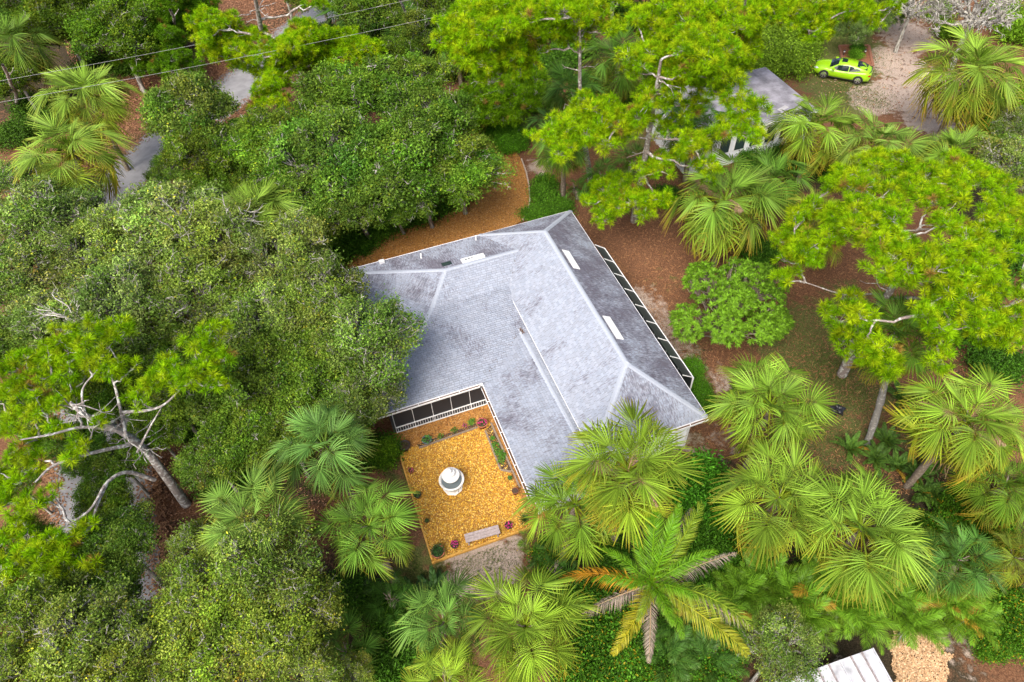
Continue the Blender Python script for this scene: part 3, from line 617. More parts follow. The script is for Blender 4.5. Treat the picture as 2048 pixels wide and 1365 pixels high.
# pines
def thin_out(P, A, dmin):
    """keep points at least dmin apart"""
    cells = {}; keep = []
    for i, p in enumerate(P):
        k = tuple(np.floor(p/dmin).astype(int)); ok = True
        for dx in (-1, 0, 1):
            for dy in (-1, 0, 1):
                for dz in (-1, 0, 1):
                    for j in cells.get((k[0]+dx, k[1]+dy, k[2]+dz), ()):
                        if ((P[j]-p)**2).sum() < dmin*dmin: ok = False
        if ok: cells.setdefault(k, []).append(i); keep.append(i)
    return P[keep], A[keep]
def pine_tufts(centres, axes, g, n_needle=70, L=.36, wd=.024, cols=None):
    centres, axes = thin_out(centres, axes, .20)
    n = len(centres); N = n*n_needle
    c = np.repeat(centres, n_needle, 0); ax = np.repeat(axes, n_needle, 0)
    rad = unit(np.cross(ax, g.normal(0, 1, (N, 3)))); el = g.uniform(-.15, 1.1, (N, 1))
    s = g.uniform(-.08, .05, (N, 1)); d = unit(rad*np.cos(el)+ax*np.sin(el)+g.normal(0, .1, (N, 3)))
    b = c+ax*s; tip = b+d*L*np.repeat(g.uniform(.8, 1.15, (n, 1)), n_needle, 0)*g.uniform(.75, 1.1, (N, 1)); tip[:, 2] -= .025
    sd_ = unit(np.cross(d, g.normal(0, 1, (N, 3))))*wd*.5
    m1 = b+(tip-b)*.35
    v = np.stack([b, m1-sd_, tip, m1+sd_], 1).reshape(-1, 3)
    cols = np.array(cols if cols is not None else [(.22, .42, .004), (.28, .47, .005), (.17, .37, .004), (.36, .50, .008)])
    tc = cols[g.integers(0, len(cols), n)]*g.uniform(.75, 1.25, (n, 1)); br = g.random(n) < .02; tc[br] = (.30, .20, .04)
    cc = np.repeat(tc, n_needle, 0)*g.uniform(.6, 1.4, (N, 1))
    vc = np.repeat(cc[:, None], 4, 1); vc[:, 0] = vc[:, 0]*[.55, .5, .8]          # needle's foot darkened in colour: shade of the tuft's centre, plus brown sheath
    return v, [np.arange(4*N).reshape(-1, 4)], vc.reshape(-1, 3)
def pine(label, trunk, clusters, seed, trunk_r=.2, limb_extra=(), group=None, dens=40, cols=None, mats=M_PINEBARK, bare=6):
    """trunk: list of world points; clusters: list of (world centre, radius)"""
    g = np.random.default_rng(seed); base = np.array(trunk[0]); e = empty('pine_tree', (base[0], base[1], 0), 0, label, 'pine tree', group)
    org = np.array([base[0], base[1], 0]); T = Tubes()
    tp = catmull([np.array(p)-org for p in trunk], 6); nT = len(tp)
    tp[0][2] -= .3; rad = np.linspace(trunk_r, trunk_r*.28, nT); T.add(tp, rad, 9)
    limbpts = [tp[nT//3:]]
    for l in limb_extra:
        pts = catmull([np.array(p)-org for p in l[0]], 6); T.add(pts, np.linspace(l[1]*.85, l[1]*.3, len(pts)), 7); limbpts.append(pts)
    tc, ta = [], []
    order = sorted(clusters, key=lambda c: np.linalg.norm(np.array(c[0])-org-tp[-1]))
    for c, r in order:
        c = np.array(c)-org; allp = np.vstack(limbpts)
        dd = np.linalg.norm(allp-c, axis=1)+np.clip(allp[:, 2]-c[2]+.4, 0, 9)*1.5
        a = allp[dd.argmin()]; L = np.linalg.norm(c-a)
        pts = crook(a, c-[0, 0, r*.25], 7, .035, g, -.04); T.add(pts, np.linspace(min(trunk_r*.45, .035+.022*L), .02, 7), 5); limbpts.append(pts[2:5])
        n = max(5, int(dens*r*r*1.35)); d = unit(g.normal(0, 1, (n, 3))+[0, 0, .35]); q = c+d*(r*g.uniform(.45, 1.0, (n, 1)))*[1, 1, .55]
        for k in range(n):
            if k % 2 == 0: T.add(crook(c+(q[k]-c)*.15-[0, 0, r*.2], q[k], 3, .06, g), [.014, .011, .008], 3)
        tc.append(q); ta.append(unit(d*.7+[0, 0, .75]+g.normal(0, .25, (n, 3))))
    for _ in range(bare):                                         # dead stubs
        a = tp[g.integers(nT//3, nT-1)]; d = unit(g.normal(0, 1, 3)*[1, 1, .3]); L = g.uniform(.6, 1.6)
        q = crook(a, a+d*L, 5, .08, g); T.add(q, np.linspace(.04, .012, 5), 4); T.add(crook(q[2], q[2]+unit(d+g.normal(0, .6, 3))*L*.4, 3, .08, g), [.02, .014, .008], 3)
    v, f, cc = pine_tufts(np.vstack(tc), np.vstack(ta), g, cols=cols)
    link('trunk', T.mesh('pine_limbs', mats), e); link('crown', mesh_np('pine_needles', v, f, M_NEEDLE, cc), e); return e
def solve_z(px, py, ax, lo, hi):
    """height at which the line of sight passes nearest to a vertical axis"""
    zs = np.linspace(lo, hi, 60); d = [np.hypot(*(at(px, py, z)[:2]-ax[:2])) for z in zs]; return float(zs[int(np.argmin(d))])
def pine_px(label, base, lean_top, zt, clusters, seed, lo=5, hi=13, trunk_r=.2, **k):
    b = at(*base, 0); t = at(*lean_top, zt) if lean_top else np.array([b[0], b[1], zt])
    g = np.random.default_rng(seed+5000); cl = []
    mid = (b+t)/2+np.array([g.normal(0, .15), g.normal(0, .15), 0])
    for px, py, r in clusters:
        r = r*1.12; ax = b+(t-b)*.7; z = np.clip(solve_z(px, py, ax, lo, hi)+g.uniform(-.7, .7), lo, hi); c = at(px, py, z); R = r*depth(c)/F_PX
        # split each cluster into a few uneven pads
        m = max(4, int(round((R/.40)**2)))
        for _ in range(m):
            o_ = g.normal(0, .52, 3)*R*[1, 1, .5]; cl.append((c+o_, R*g.uniform(.36, .6)))
    return pine(label, [b, mid, t], cl, seed, trunk_r, **k)

# fan palms
def fan_mesh(seed, petiole, blade, droop, recurve, nseg=46, spread=152, tipamt=1.0, tatter=.08, vfold=.22):
    g = np.random.default_rng(seed); VV, F, CC = [], [], []; n0 = 0
    def put(v, f, c):
        nonlocal n0
        VV.append(np.array(v)); F.extend([[i+n0 for i in q] for q in f]); CC.append(np.array(c)); n0 += len(v)
    # petiole
    m = 5; pts = np.array([(petiole*t, 0, -.10*petiole*t*t) for t in np.linspace(0, 1, m)])
    v, f = tube_np(pts, np.linspace(.030, .014, m), 4); put(v, f, [(1.25, 1.15, .8, .25)]*len(v))
    # costa
    ang0 = -.18; cl = blade*.42; cp = []; p = pts[-1].copy(); a = ang0; ns = 12
    for i in range(ns+1):
        cp.append((p.copy(), a)); p = p+np.array([math.cos(a), 0, math.sin(a)])*cl/ns; a -= recurve/ns
    st = np.array([.03, .28, .52, .78, 1.0])
    for k in range(nseg):
        s = -1+2*(k+.5)/nseg; ph = R_(spread)*s*(.75+.25*abs(s)); t = (1-abs(s))**.8*ns; i = min(int(t), ns-1); fr_ = t-i
        p0 = cp[i][0]*(1-fr_)+cp[i+1][0]*fr_; aa = cp[i][1]*(1-fr_)+cp[i+1][1]*fr_
        T = np.array([math.cos(aa), 0, math.sin(aa)]); Nn = np.array([-math.sin(aa), 0, math.cos(aa)]); Y = np.array([0, 1., 0])
        d = math.cos(ph)*T+math.sin(ph)*Y+vfold*abs(math.sin(ph))*Nn; d = unit(d)
        side = unit(np.cross(Nn, d)); up = np.cross(d, side)
        L = blade*(.80-.22*abs(s)**2)*g.uniform(.9, 1.06)
        if g.random() < tatter: L *= g.uniform(.5, .8)
        dphi = R_(spread)*2/nseg
        dr = droop*g.uniform(.6, 1.4); tw = g.normal(0, .05)
        row = []; sh = g.uniform(.55, 1.5)
        for j, r in enumerate(st):
            q = p0+d*L*r+side*tw*L*r*r; q = q+np.array([0, 0, -1.])*dr*L*r**2.6
            wdt = [.5, 1.0, .72, .42, .03][j]*min(L*max(r, .06)*dphi, .085)*.55
            if j >= 1: wdt = max(wdt, .004)
            fold = .5*wdt
            row += [q-side*wdt-up*fold, q+up*fold, q+side*wdt-up*fold]
        cols_ = []
        for j, r in enumerate(st):
            ta = tipamt*np.clip((r-.55)/.45, 0, 1)**1.5*g.uniform(.5, 1.2)
            cols_ += [(sh*1.0, sh*1.0, sh, ta)]*3
        ff = []
        for j in range(4):
            a0 = j*3; b0 = a0+3; ff += [(a0, b0, b0+1, a0+1), (a0+1, b0+1, b0+2, a0+2)]
        put(row, ff, cols_)
    V_ = np.vstack(VV); return mesh_np('frond', V_, [np.array(F)], M_PALM, np.vstack(CC))
FAN_Y = [fan_mesh(1, .35, 1.15, .05, .3, 26, 90, .35), fan_mesh(2, .6, 1.15, .12, .5, 32, 120, .5)]
FAN_M = [fan_mesh(10+i, .95+.1*(i % 2), 1.16, .2+.07*i, .7+.2*i, 34, 140, .9, .12) for i in range(5)]
FAN_O = [fan_mesh(20+i, 1.05, 1.12, .5+.12*i, 1.2, 32, 140, 1.3, .3) for i in range(4)]
FAN_D = [fan_mesh(30+i, .95, .95, .8, 1.8, 30, 140, .3, .5, .6) for i in range(2)]
PALM_N = 1.0
G_PALE, G_MID, G_YEL, G_DARK, G_BLUE = (.185, .255, .075), (.150, .235, .045), (.215, .265, .045), (.055, .125, .04), (.125, .215, .105)
def fan_palm(px, py, rpx, z, label, col=G_MID, base=None, n=30, tip=.8, dead=5, group=None, name='cabbage_palm', trunk_r=.16, lean=None, mat=M_PALMTRUNK, old=1.0, cat='palm tree', el0=82, el1=-42, seeds=0):
    c = at(px, py, z); R = rpx*depth(c)/F_PX; s = R/1.98*rnd.uniform(.95, 1.03)
    b = at(*base, 0) if base else np.array([c[0]+rnd.gauss(0, .25), c[1]+rnd.gauss(0, .25), 0])
    e = empty(name, (b[0], b[1], 0), 0, label, cat, group); top = c-np.array([b[0], b[1], 0]); top[2] -= .35*s
    g = np.random.default_rng(int(px*7+py)); 
    if top[2] > .6:
        pts = catmull([np.array([0, 0, -.2]), top*[.35, .35, .45]+g.normal(0, .05, 3)*[1, 1, 0], top*[.75, .75, .8], top], 6)
        rr = trunk_r*(1+.12*np.sin(np.arange(len(pts))*2.3))*np.linspace(1.1, 1, len(pts))
        T = Tubes(); T.add(pts, rr, 9)
        tn_ = len(pts)
        for k in range(16):                                       # old leaf bases below the crown
            q = pts[-1]-[0, 0, rnd.uniform(.05, .9)*s]; a = rnd.uniform(0, 6.28); d = np.array([math.cos(a), math.sin(a), 1.1])
            T.add([q+d*.05, q+d*rnd.uniform(.2, .38)], [.045, .018], 4)
        link('trunk', T.mesh('palm_trunk', mat), e)
    a0 = g.uniform(0, 6.28); n = int(n*PALM_N)+3; col = (col[0]*.96, col[1]*1.16, col[2]*.48)
    for i in range(n):
        age = (i+.5)/n; az = a0+i*2.39996+g.normal(0, .12); el = R_(el0+(el1-el0)*age**.85+g.normal(0, 5))
        lib = FAN_Y if age < .2 else (FAN_M if age < .72 else FAN_O)
        k = col; b_ = g.uniform(.62, 1.32); yel = max(0, age-.40)*1.25*old
        cc = [k[0]*b_*(1+yel*.75), k[1]*b_*(1+yel*.25), k[2]*b_*(1-yel*.3), float(np.clip((tip*(.2+1.25*age**1.2))*g.uniform(.6, 1.3), 0, 1))]
        link('frond', lib[g.integers(len(lib))], e, top+np.array([math.cos(az), math.sin(az), 0])*.06, (g.normal(0, .4), -el, az+g.normal(0, .1)), s*g.uniform(.78, 1.12)*(.8 if age < .1 else 1), cc)
    for i in range(dead):
        az = g.uniform(0, 6.28); br = g.uniform(.7, 1.2)
        link('dead_frond', FAN_D[i % 2], e, top-np.array([0, 0, .15*s]), (g.normal(0, .3), R_(50+g.normal(0, 9)), az), s*.95, (.26*br, .185*br, .11*br, 0))
    for i in range(seeds):
        az = a0+i*2.1; link('seed_spray', QDEAD[i % 2], e, top, (g.normal(0, .3), -R_(g.uniform(-5, 28)), az), s*.62, (.36, .24, .16, 0))
    return e

# feather palms
def feather_mesh(seed, L, leaf, npair=60, arch=.9, plume=.35, droop=.35, stalk=.12, wd=.018, tipamt=.6):
    g = np.random.default_rng(seed); m = 14; pts = []; p = np.zeros(3); a = .25
    for i in range(m):
        pts.append(p.copy()); p = p+np.array([math.cos(a), 0, math.sin(a)])*L/(m-1); a -= arch/(m-1)*(.4+1.2*i/m)
    pts = np.array(pts); v, f = tube_np(pts, np.linspace(.03, .006, m), 4); VV, F, CC = [v], [f], [np.tile((1.2, 1.1, .8, .2), (len(v), 1))]; n0 = len(v)
    for k in range(npair):
        t = stalk+(1-stalk)*(k+.5)/npair; x = t*(m-1); i = min(int(x), m-2); q0 = pts[i]+(pts[i+1]-pts[i])*(x-i); T = unit(pts[i+1]-pts[i]); Y = np.array([0, 1., 0]); Nn = np.cross(T, Y)
        ll = leaf*(math.sin(math.pi*min(1, .16+.84*t)**.75)**.6)*g.uniform(.85, 1.1)+.05
        for sg in (-1, 1):
            d = unit(Y*sg*math.cos(.55)+T*(.55+.5*t)+Nn*(g.normal(0, plume)+.12)); s_ = unit(np.cross(d, Nn)+g.normal(0, .25, 3))
            r = np.array([0, .4, .75, 1.0]); c = q0+d*ll*r[:, None]; c[:, 2] -= droop*ll*r**2.2
            wv = np.array([.5, 1., .7, .06])*wd; vv = np.stack([c-s_*wv[:, None], c+s_*wv[:, None]], 1).reshape(-1, 3)
            ff = np.array([(0, 1, 3, 2), (2, 3, 5, 4), (4, 5, 7, 6)])+n0
            sh = g.uniform(.55, 1.35); VV.append(vv); F.append(ff); n0 += 8
            CC.append(np.array([(sh, sh, sh, tipamt*x_) for x_ in np.repeat(r**2, 2)]))
    return mesh_np('frond', np.vstack(VV), [np.vstack(F)], M_FEATHER, np.vstack(CC))
QUEEN = [feather_mesh(50+i, 3.0, .46, 80, 1.25, .6, .5, .1, .015) for i in range(3)]
QDEAD = [feather_mesh(60+i, 2.6, .36, 70, .6, .5, 1.1, .1, .010) for i in range(2)]
ARECA = [feather_mesh(70+i, 2.1, .50, 30, 1.5, .14, .4, .15, .017, .5) for i in range(3)]
FERN = [feather_mesh(80+i, 1.0, .16, 30, 1.1, .05, .15, .06, .018, .3) for i in range(2)]
def feather_plant(px, py, z, label, group, lib=ARECA, n=15, s=1., col=(.125, .27, .018), tip=.5, name='feather_palm', cat='palm', el=(75, 15), yellow=.1):
    c = at(px, py, z); e = empty(name, (c[0], c[1], 0), 0, label, cat, group); g = np.random.default_rng(int(px*3+py*5))
    if z > .5:
        T = Tubes()
        for k in range(4): T.add(crook((g.normal(0, .15), g.normal(0, .15), -.1), (g.normal(0, .05), g.normal(0, .05), z), 4, .02, g), [.05, .04, .04, .03], 5)
        link('stem', T.mesh('stem', M_GREYTRUNK), e)
    for i in range(n):
        az = i*2.39996+g.normal(0, .2); t = (i+.5)/n; b = g.uniform(.75, 1.25); cc = [col[0]*b, col[1]*b, col[2]*b, tip*t]
        if g.random() < yellow: cc = [.34*b, .22*b, .03, .5]
        link('frond', lib[g.integers(len(lib))], e, (0, 0, z*.95), (g.normal(0, .3), -R_(el[0]+(el[1]-el[0])*t+g.normal(0, 6)), az), s*g.uniform(.8, 1.15), cc)
    return e

# shrubs
def shrub_variant(seed, nclump, per, leaf, cl_r=.22, aspect=.5, flowers=None, cols=((.10, .21, .018), (.13, .25, .025), (.075, .16, .014))):
    g = np.random.default_rng(seed); d = unit(g.normal(0, 1, (nclump*2, 3))); d = d[d[:, 2] > -.1][:nclump]; n = len(d)
    lobes = unit(g.normal(0, 1, (7, 3))); lump = .75+(.3*np.clip(d@lobes.T, 0, 1)**4).sum(1)
    P = d*(lump*g.uniform(.6, 1, n))[:, None]*[1, 1, .9]; P[:, 2] += .25
    T = Tubes()
    for i in range(0, n, 2): T.add(crook((0, 0, -.1), P[i], 4, .06, g), [.03, .02, .012, .006], 3)
    LP = (P[:, None]+g.normal(0, 1, (n, per, 3))*cl_r*[1, 1, .7]).reshape(-1, 3); v, q = leaves_np(LP, g, leaf, aspect, .9)
    cols = np.array(cols); cc = np.repeat(cols[g.integers(0, len(cols), n)]*g.uniform(.7, 1.3, (n, 1)), per, 0)*g.uniform(.5, 1.55, (n*per, 1))
    if flowers is not None:
        k = g.random(len(cc)) < .06; cc[k] = flowers
    return T.mesh('stems', M_OAKBARK), mesh_np('foliage', v, [q], M_SHRUB, np.repeat(cc, 4, 0))
SHRUB = [shrub_variant(400, 120, 70, .11), shrub_variant(401, 120, 70, .10, .25), shrub_variant(402, 90, 50, .18, .28, .35)]
SHRUB_FL = shrub_variant(403, 120, 80, .10, .22, .55, (.55, .34, .03)); SHRUB_OR = shrub_variant(404, 110, 80, .11, .22, .5, (.60, .16, .03))
def shrub(px, py, rpx, h, label, group=None, lib=None, color=(1, 1, 1, 1), name='shrub', cat='shrub'):
    c = at(px, py, h*.5); R = rpx*depth(c)/F_PX; t, l = lib or SHRUB[rnd.randrange(3)]
    e = empty(name, (c[0], c[1], 0), rnd.uniform(0, 6.28), label, cat, group); e.scale = (R*rnd.uniform(.85, 1.1), R*rnd.uniform(.85, 1.1), h/1.15)
    link('stems', t, e); link('foliage', l, e, color=color); return e

# ------------------------------------------------------------------ fan palms
FP = fan_palm
FP(165, 175, 92, 7.0, 'cabbage palm beside the road, its silvery green crown above a yellower palm', G_PALE, tip=.7, n=34)
FP(135, 290, 105, 7.0, 'cabbage palm by the road with many yellowed lower fronds over brown thatch', G_PALE, tip=1, old=1.5, n=34, dead=6)
FP(25, 75, 80, 6.0, 'dull green cabbage palm behind the silvery palm, on a leaning brown trunk', (.11, .17, .05), base=(50, 215), tip=.6, dead=5)
FP(505, 415, 92, 6.2, 'pale cabbage palm half covered by a grey-limbed oak beside the dark grove', G_PALE, tip=.7)
FP(645, 880, 108, 6.2, 'blue-green cabbage palm with broad open fans, west of the courtyard', G_BLUE, tip=.5, old=.6, n=28)
FP(732, 1045, 102, 5.6, 'cabbage palm whose fans reach the left timber edge of the courtyard', (.135, .225, .065), tip=.7, old=.9, n=30)
FP(500, 1035, 108, 6.6, 'grey-green palm with stiff upright fans rising out of an oak crown', (.17, .25, .10), tip=.7, n=26, el1=-20)
FP(885, 1240, 102, 6.0, 'blue-green cabbage palm below the courtyard, touching a yellower palm', (.135, .225, .095), tip=.45, old=.4, n=24)
FP(1050, 1245, 125, 6.8, 'round yellow-green cabbage palm below the courtyard bench', (.20, .27, .055), tip=.65, old=.8, n=36)
FP(890, 1365, 95, 7.2, 'bright cabbage palm with yellow tips, lowest of three below the courtyard', (.21, .27, .055), tip=.8, n=26)
FP(690, 1300, 80, 3.0, 'small dark green palm in the shade between oak and blue-green palm', (.09, .17, .055), n=14, tip=.3, old=.3, dead=0)
FP(640, 1350, 60, 2.0, 'low palm sprouting beside an oak trunk under the small dark palm', (.09, .18, .05), n=12, tip=.3, old=.3, dead=0)
FP(1258, 930, 128, 8.0, 'tall cabbage palm in front of the house with pink-brown seed sprays', (.185, .25, .05), tip=1, old=1.5, n=38, dead=7, seeds=6)
FP(1150, 1000, 112, 5.6, 'cabbage palm tucked under the tall palm at the corner of the house', (.165, .25, .055), tip=.7, old=1.1, n=28)
FP(1545, 800, 122, 5.8, 'cabbage palm on the bare lawn beside a black bag', (.17, .25, .06), tip=.7, old=.9, n=32)
FP(1565, 985, 122, 6.0, 'cabbage palm with a loose crown beside the glossy hedge', (.185, .255, .06), tip=.8, old=1.0, n=30)
FP(1730, 1045, 130, 6.4, 'large cabbage palm with starry fans above the feather-leaved hedge', (.18, .26, .065), tip=.75, old=1.0, n=36)
FP(1925, 1115, 88, 4.2, 'dark blue-green palm in the hedge beside a starry palm', (.075, .155, .06), tip=.5, old=.8, n=28)
FP(1945, 830, 122, 7.2, 'cabbage palm on a leaning brown trunk with golden lower fans', (.185, .26, .06), base=(1815, 972), tip=1, old=1.4, n=34, dead=6, seeds=3)
FP(2020, 960, 90, 4.2, 'shaded cabbage palm under the palm with the leaning brown trunk', (.11, .18, .04), tip=.8, old=1.2)
FP(1955, 125, 105, 6.5, 'big cabbage palm beside the sandy drive with a shaggy ivy-clad trunk', (.175, .24, .065), tip=1, old=1.2, n=36, dead=5)
FP(1635, 235, 86, 5.0, 'cabbage palm beside the little grey-roofed building, nearest the green car', (.145, .215, .05), tip=.8, old=1.1, n=30)
FP(1760, 275, 86, 4.8, 'silvery cabbage palm at the edge of the sandy drive', (.165, .235, .085), tip=.7, n=30)
FP(1915, 295, 74, 4.2, 'small cabbage palm between the sandy drive and the big pine', (.145, .215, .06), tip=.9, old=1.2)
FP(1455, 385, 118, 5.6, 'large cabbage palm by the white wall of the little building', (.14, .215, .06), tip=.9, old=1.2, n=36, seeds=3)
FP(1545, 350, 78, 4.0, 'darker palm wedged between the little building and the big pine', (.10, .18, .05), tip=.5)
FP(1385, 235, 80, 5.0, 'dark cabbage palm behind the crooked pine, next to the little building', (.075, .145, .05), tip=.5, dead=4)
FP(1150, 170, 72, 5.0, 'dark palm standing behind a bare pine trunk', (.07, .14, .045), tip=.4)
FP(1105, 245, 55, 4.0, 'small blue-green palm under a pine bough by the drive', (.07, .15, .06), tip=.3, old=.3, n=20)
FP(1122, 280, 62, 6.6, 'slim palm on a straight brown trunk, its crown under a pine bough', (.10, .18, .05), base=(1126, 402), tip=.4, n=20)
FP(1205, 345, 48, 1.6, 'young palm at the foot of a pine, on the straw-covered yard', (.085, .175, .055), n=12, tip=.2, old=.3, dead=0)
FP(1265, 318, 42, 1.5, 'little palm with thin fans beside the crooked pine trunk', (.09, .17, .05), n=10, tip=.2, old=.3, dead=0)
FP(1150, 375, 30, 1.0, 'tiny palm seedling between slim palm trunk and bare pine', (.085, .175, .055), n=8, tip=.2, old=.3, dead=0)
FP(1795, 650, 100, 6.4, 'dark cabbage palm below the big pine on a curved grey trunk', (.11, .19, .05), base=(1733, 895), tip=.8, old=1.2, n=32, mat=M_GREYTRUNK)
FP(1640, 420, 60, 4.5, 'yellowing palm showing through a gap in the big pine', (.19, .22, .05), tip=.9, old=1.3)
FP(1650, 475, 50, 2.5, 'low yellowing palm below a gap in the big pine', (.17, .2, .05), tip=.9, old=1.3, n=18)
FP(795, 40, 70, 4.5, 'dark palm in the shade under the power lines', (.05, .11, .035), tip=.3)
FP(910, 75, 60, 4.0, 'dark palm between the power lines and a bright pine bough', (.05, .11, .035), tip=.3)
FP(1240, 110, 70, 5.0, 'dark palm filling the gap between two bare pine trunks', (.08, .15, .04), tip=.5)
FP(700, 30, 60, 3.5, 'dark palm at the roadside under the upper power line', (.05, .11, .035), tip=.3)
FP(1060, 1085, 26, .5, 'spiky palm seedling at the courtyard timber under palm fans', (.13, .2, .05), n=9, tip=.2, old=.2, dead=0)
FP(1110, 1135, 55, 1.6, 'dark young palm beside the orange feather frond', (.075, .155, .055), n=11, tip=.2, old=.2, dead=0)
FP(2035, 1110, 70, 3.5, 'palm with tan fans past the dark blue-green palm in the hedge', (.16, .19, .05), tip=1, old=1.4, n=22)
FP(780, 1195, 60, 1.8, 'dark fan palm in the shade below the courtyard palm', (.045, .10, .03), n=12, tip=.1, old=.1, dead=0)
FP(60, 580, 55, 3.0, 'palm fans half lost among grey-twigged oaks', (.07, .13, .04), n=14, tip=.3)
FP(300, 470, 55, 4.5, 'green palm fans showing between grey oak limbs', (.09, .17, .06), n=16, tip=.3)
FP(560, 1140, 45, 4.0, 'dark palm fans inside an oak crown under the stiff grey-green palm', (.08, .15, .06), n=14, tip=.3)
FP(455, 60, 50, 3.0, 'dark little palm in leaf litter by the road', (.06, .12, .035), n=14, tip=.3)

# feather palm with yellow and dead fronds
qc = at(1302, 1168, 5.2); qe = empty('queen_palm', (qc[0], qc[1], 0), 0, 'feather palm with one orange, several yellow and grey dead fronds', 'palm tree')
T = Tubes(); T.add(crook((0, 0, -.2), (0, 0, 5.2), 6, .01, rng), np.linspace(.17, .13, 6), 9); link('trunk', T.mesh('palm_trunk', M_GREYTRUNK), qe)
zq = lambda px, py: ((px/2.333)+1000, (py/2.333)+780)
for px, py, kind, el in ((300, 870, 'o', 12), (440, 910, 'g', 22), (590, 690, 'g', 35), (690, 640, 'g', 50), (930, 610, 'y1', 32), (790, 700, 'g', 62), (1110, 780, 'd', 10), (1200, 1110, 'd', 0), (1130, 1225, 'y', 14), (1000, 1090, 'y1', 40), (850, 1180, 'g', 30), (550, 1235, 'y2', 16), (700, 1290, 'd', -6), (360, 1060, 'd', 0), (895, 560, 'd', 8), (480, 780, 'g', 30), (900, 850, 'g', 40), (760, 1080, 'g', 45), (640, 1120, 'y1', 35), (600, 1000, 'g', 70), (820, 1000, 'g', 55)):
    t_ = at(*zq(px, py), 4.9)-qc; az = math.atan2(t_[1], t_[0]); L = float(np.hypot(t_[0], t_[1]))
    cc = {'o': (.50, .25, .02, .2), 'g': (.12, .29, .012, .25), 'y': (.28, .32, .025, .8), 'y1': (.19, .30, .025, .5), 'y2': (.34, .33, .02, .6), 'd': (.36, .29, .25, 0)}[kind]
    link('dead_frond' if kind == 'd' else 'frond', (QDEAD if kind == 'd' else QUEEN)[rnd.randrange(2)], qe, (0, 0, 5.15), (rnd.gauss(0, .2), -R_(el-8), az), (L/2.7 if el < 40 else max(L/1.85, .75)), cc)

for i, (px, py, s) in enumerate(((1480, 1190, .9), (1530, 1170, 1), (1580, 1205, 1.05), (1630, 1180, 1.1), (1685, 1215, 1.05), (1735, 1190, 1.1), (1790, 1215, 1.05), (1840, 1180, 1.1), (1890, 1215, 1), (1850, 1130, 1), (1600, 1240, .9), (1720, 1245, .9), (1820, 1250, .85), (1440, 1230, .9), (1930, 1240, .8))):
    feather_plant(px, py, 1.1, 'clump of arching feather-leaved palm in the hedge behind the white metal roof', 'feather-leaved palms in the hedge', s=s*.95, yellow=.05)
for px, py in ((1355, 1260), (1330, 1320), (1410, 1330), (1390, 1235)): feather_plant(px, py, .7, 'feather-leaved palm in the shade under the yellow-fronded palm', 'shaded feather palms', s=.85, col=(.06, .15, .025), yellow=.03)
for px, py in ((1770, 885), (1700, 900), (1830, 950), (1790, 935), (1845, 985), (1815, 850), (1870, 1000), (1750, 920), (1860, 930), (1800, 800)):
    feather_plant(px, py, .1, 'bright green sword fern round the foot of a leaning palm trunk', 'ferns by the leaning palms', FERN, 16, 1.0, (.09, .19, .03), .3, 'fern', 'fern', (65, 10), .03)
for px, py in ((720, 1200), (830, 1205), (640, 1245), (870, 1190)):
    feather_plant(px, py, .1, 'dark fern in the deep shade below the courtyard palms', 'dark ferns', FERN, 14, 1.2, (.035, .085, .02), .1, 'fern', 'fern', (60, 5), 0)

# ------------------------------------------------------------------ oaks
shrub_later = []
g1, gl1 = 'oaks of the grove by the driveway', 'dense deep green oak of the grove between road and driveway'
for a in ((560, 280, 95, 6.2), (700, 195, 118, 6.8), (820, 165, 95, 6.0), (860, 250, 110, 6.4), (650, 320, 125, 7.0), (780, 320, 125, 6.8), (915, 335, 88, 5.6), (700, 400, 90, 5.4), (575, 300, 100, 6), (840, 370, 80, 5.4), (610, 395, 85, 5), (780, 405, 62, 4.6), (500, 275, 72, 5.2), (700, 425, 60, 3.2), (780, 405, 56, 3.0), (845, 385, 52, 3.0), (640, 450, 58, 3.0), (900, 365, 46, 3.0), (580, 440, 60, 3.4)):
    place_oak(*a, OAKS, gl1, g1, (.92, 1.06, .85, 1), push=2.6 if a[1] > 300 else 1.2)
for px, py, r, h in ((600, 530, 45, 2.6), (650, 500, 42, 2.6), (690, 472, 38, 2.2), (735, 450, 36, 2.2), (780, 432, 36, 2.2), (825, 416, 36, 2.2), (868, 400, 34, 2.2), (905, 380, 32, 2.2), (935, 352, 28, 2.0)):
    shrub_later.append((px, py, r, h, 'leafy low growth hanging over the driveway mulch at the grove edge', 'low growth at the grove edge', None, (.75, .95, .7, 1)))
place_oak(385, 225, 105, 6.2, OAKS, 'open oak overhanging the grey road beside two palms', None, (.95, 1.0, .95, 1))
for a in ((455, 335, 70, 3.6), (500, 350, 60, 3.4), (410, 375, 60, 3.4), (340, 340, 50, 3.4)): place_oak(*a, OAKS, 'low bushy oak filling the gap between road oak and grove', 'low oaks by the road', (.95, 1.05, .85, 1))
place_oak(400, 300, 85, 5.4, OAKS, 'low oak over the road edge, next to the grove', None, (.85, .95, .8, 1))
g2, gl2 = 'grey-twigged oaks between road and house', 'grey-green oak with pale bare twigs between road and house'
for a in ((320, 440, 115, 6.2), (440, 470, 105, 6.0), (560, 520, 100, 5.6), (90, 440, 120, 6.0), (40, 540, 110, 5.6), (180, 500, 110, 5.6), (240, 610, 125, 6.2), (390, 610, 120, 6.0), (100, 640, 115, 5.6), (520, 640, 110, 6.0), (640, 600, 105, 5.8), (30, 360, 70, 5), (150, 400, 60, 4.5), (300, 700, 100, 5)):
    place_oak(*a, SPARSE, gl2, g2, (1.2, 1.2, 1.25, 1))
place_oak(740, 680, 120, 6.2, SPARSE, 'oak overhanging the shingle roof, with pinkish dead twigs', None, (.95, 1.05, .85, 1), push=-.6, pushx=-2.4)
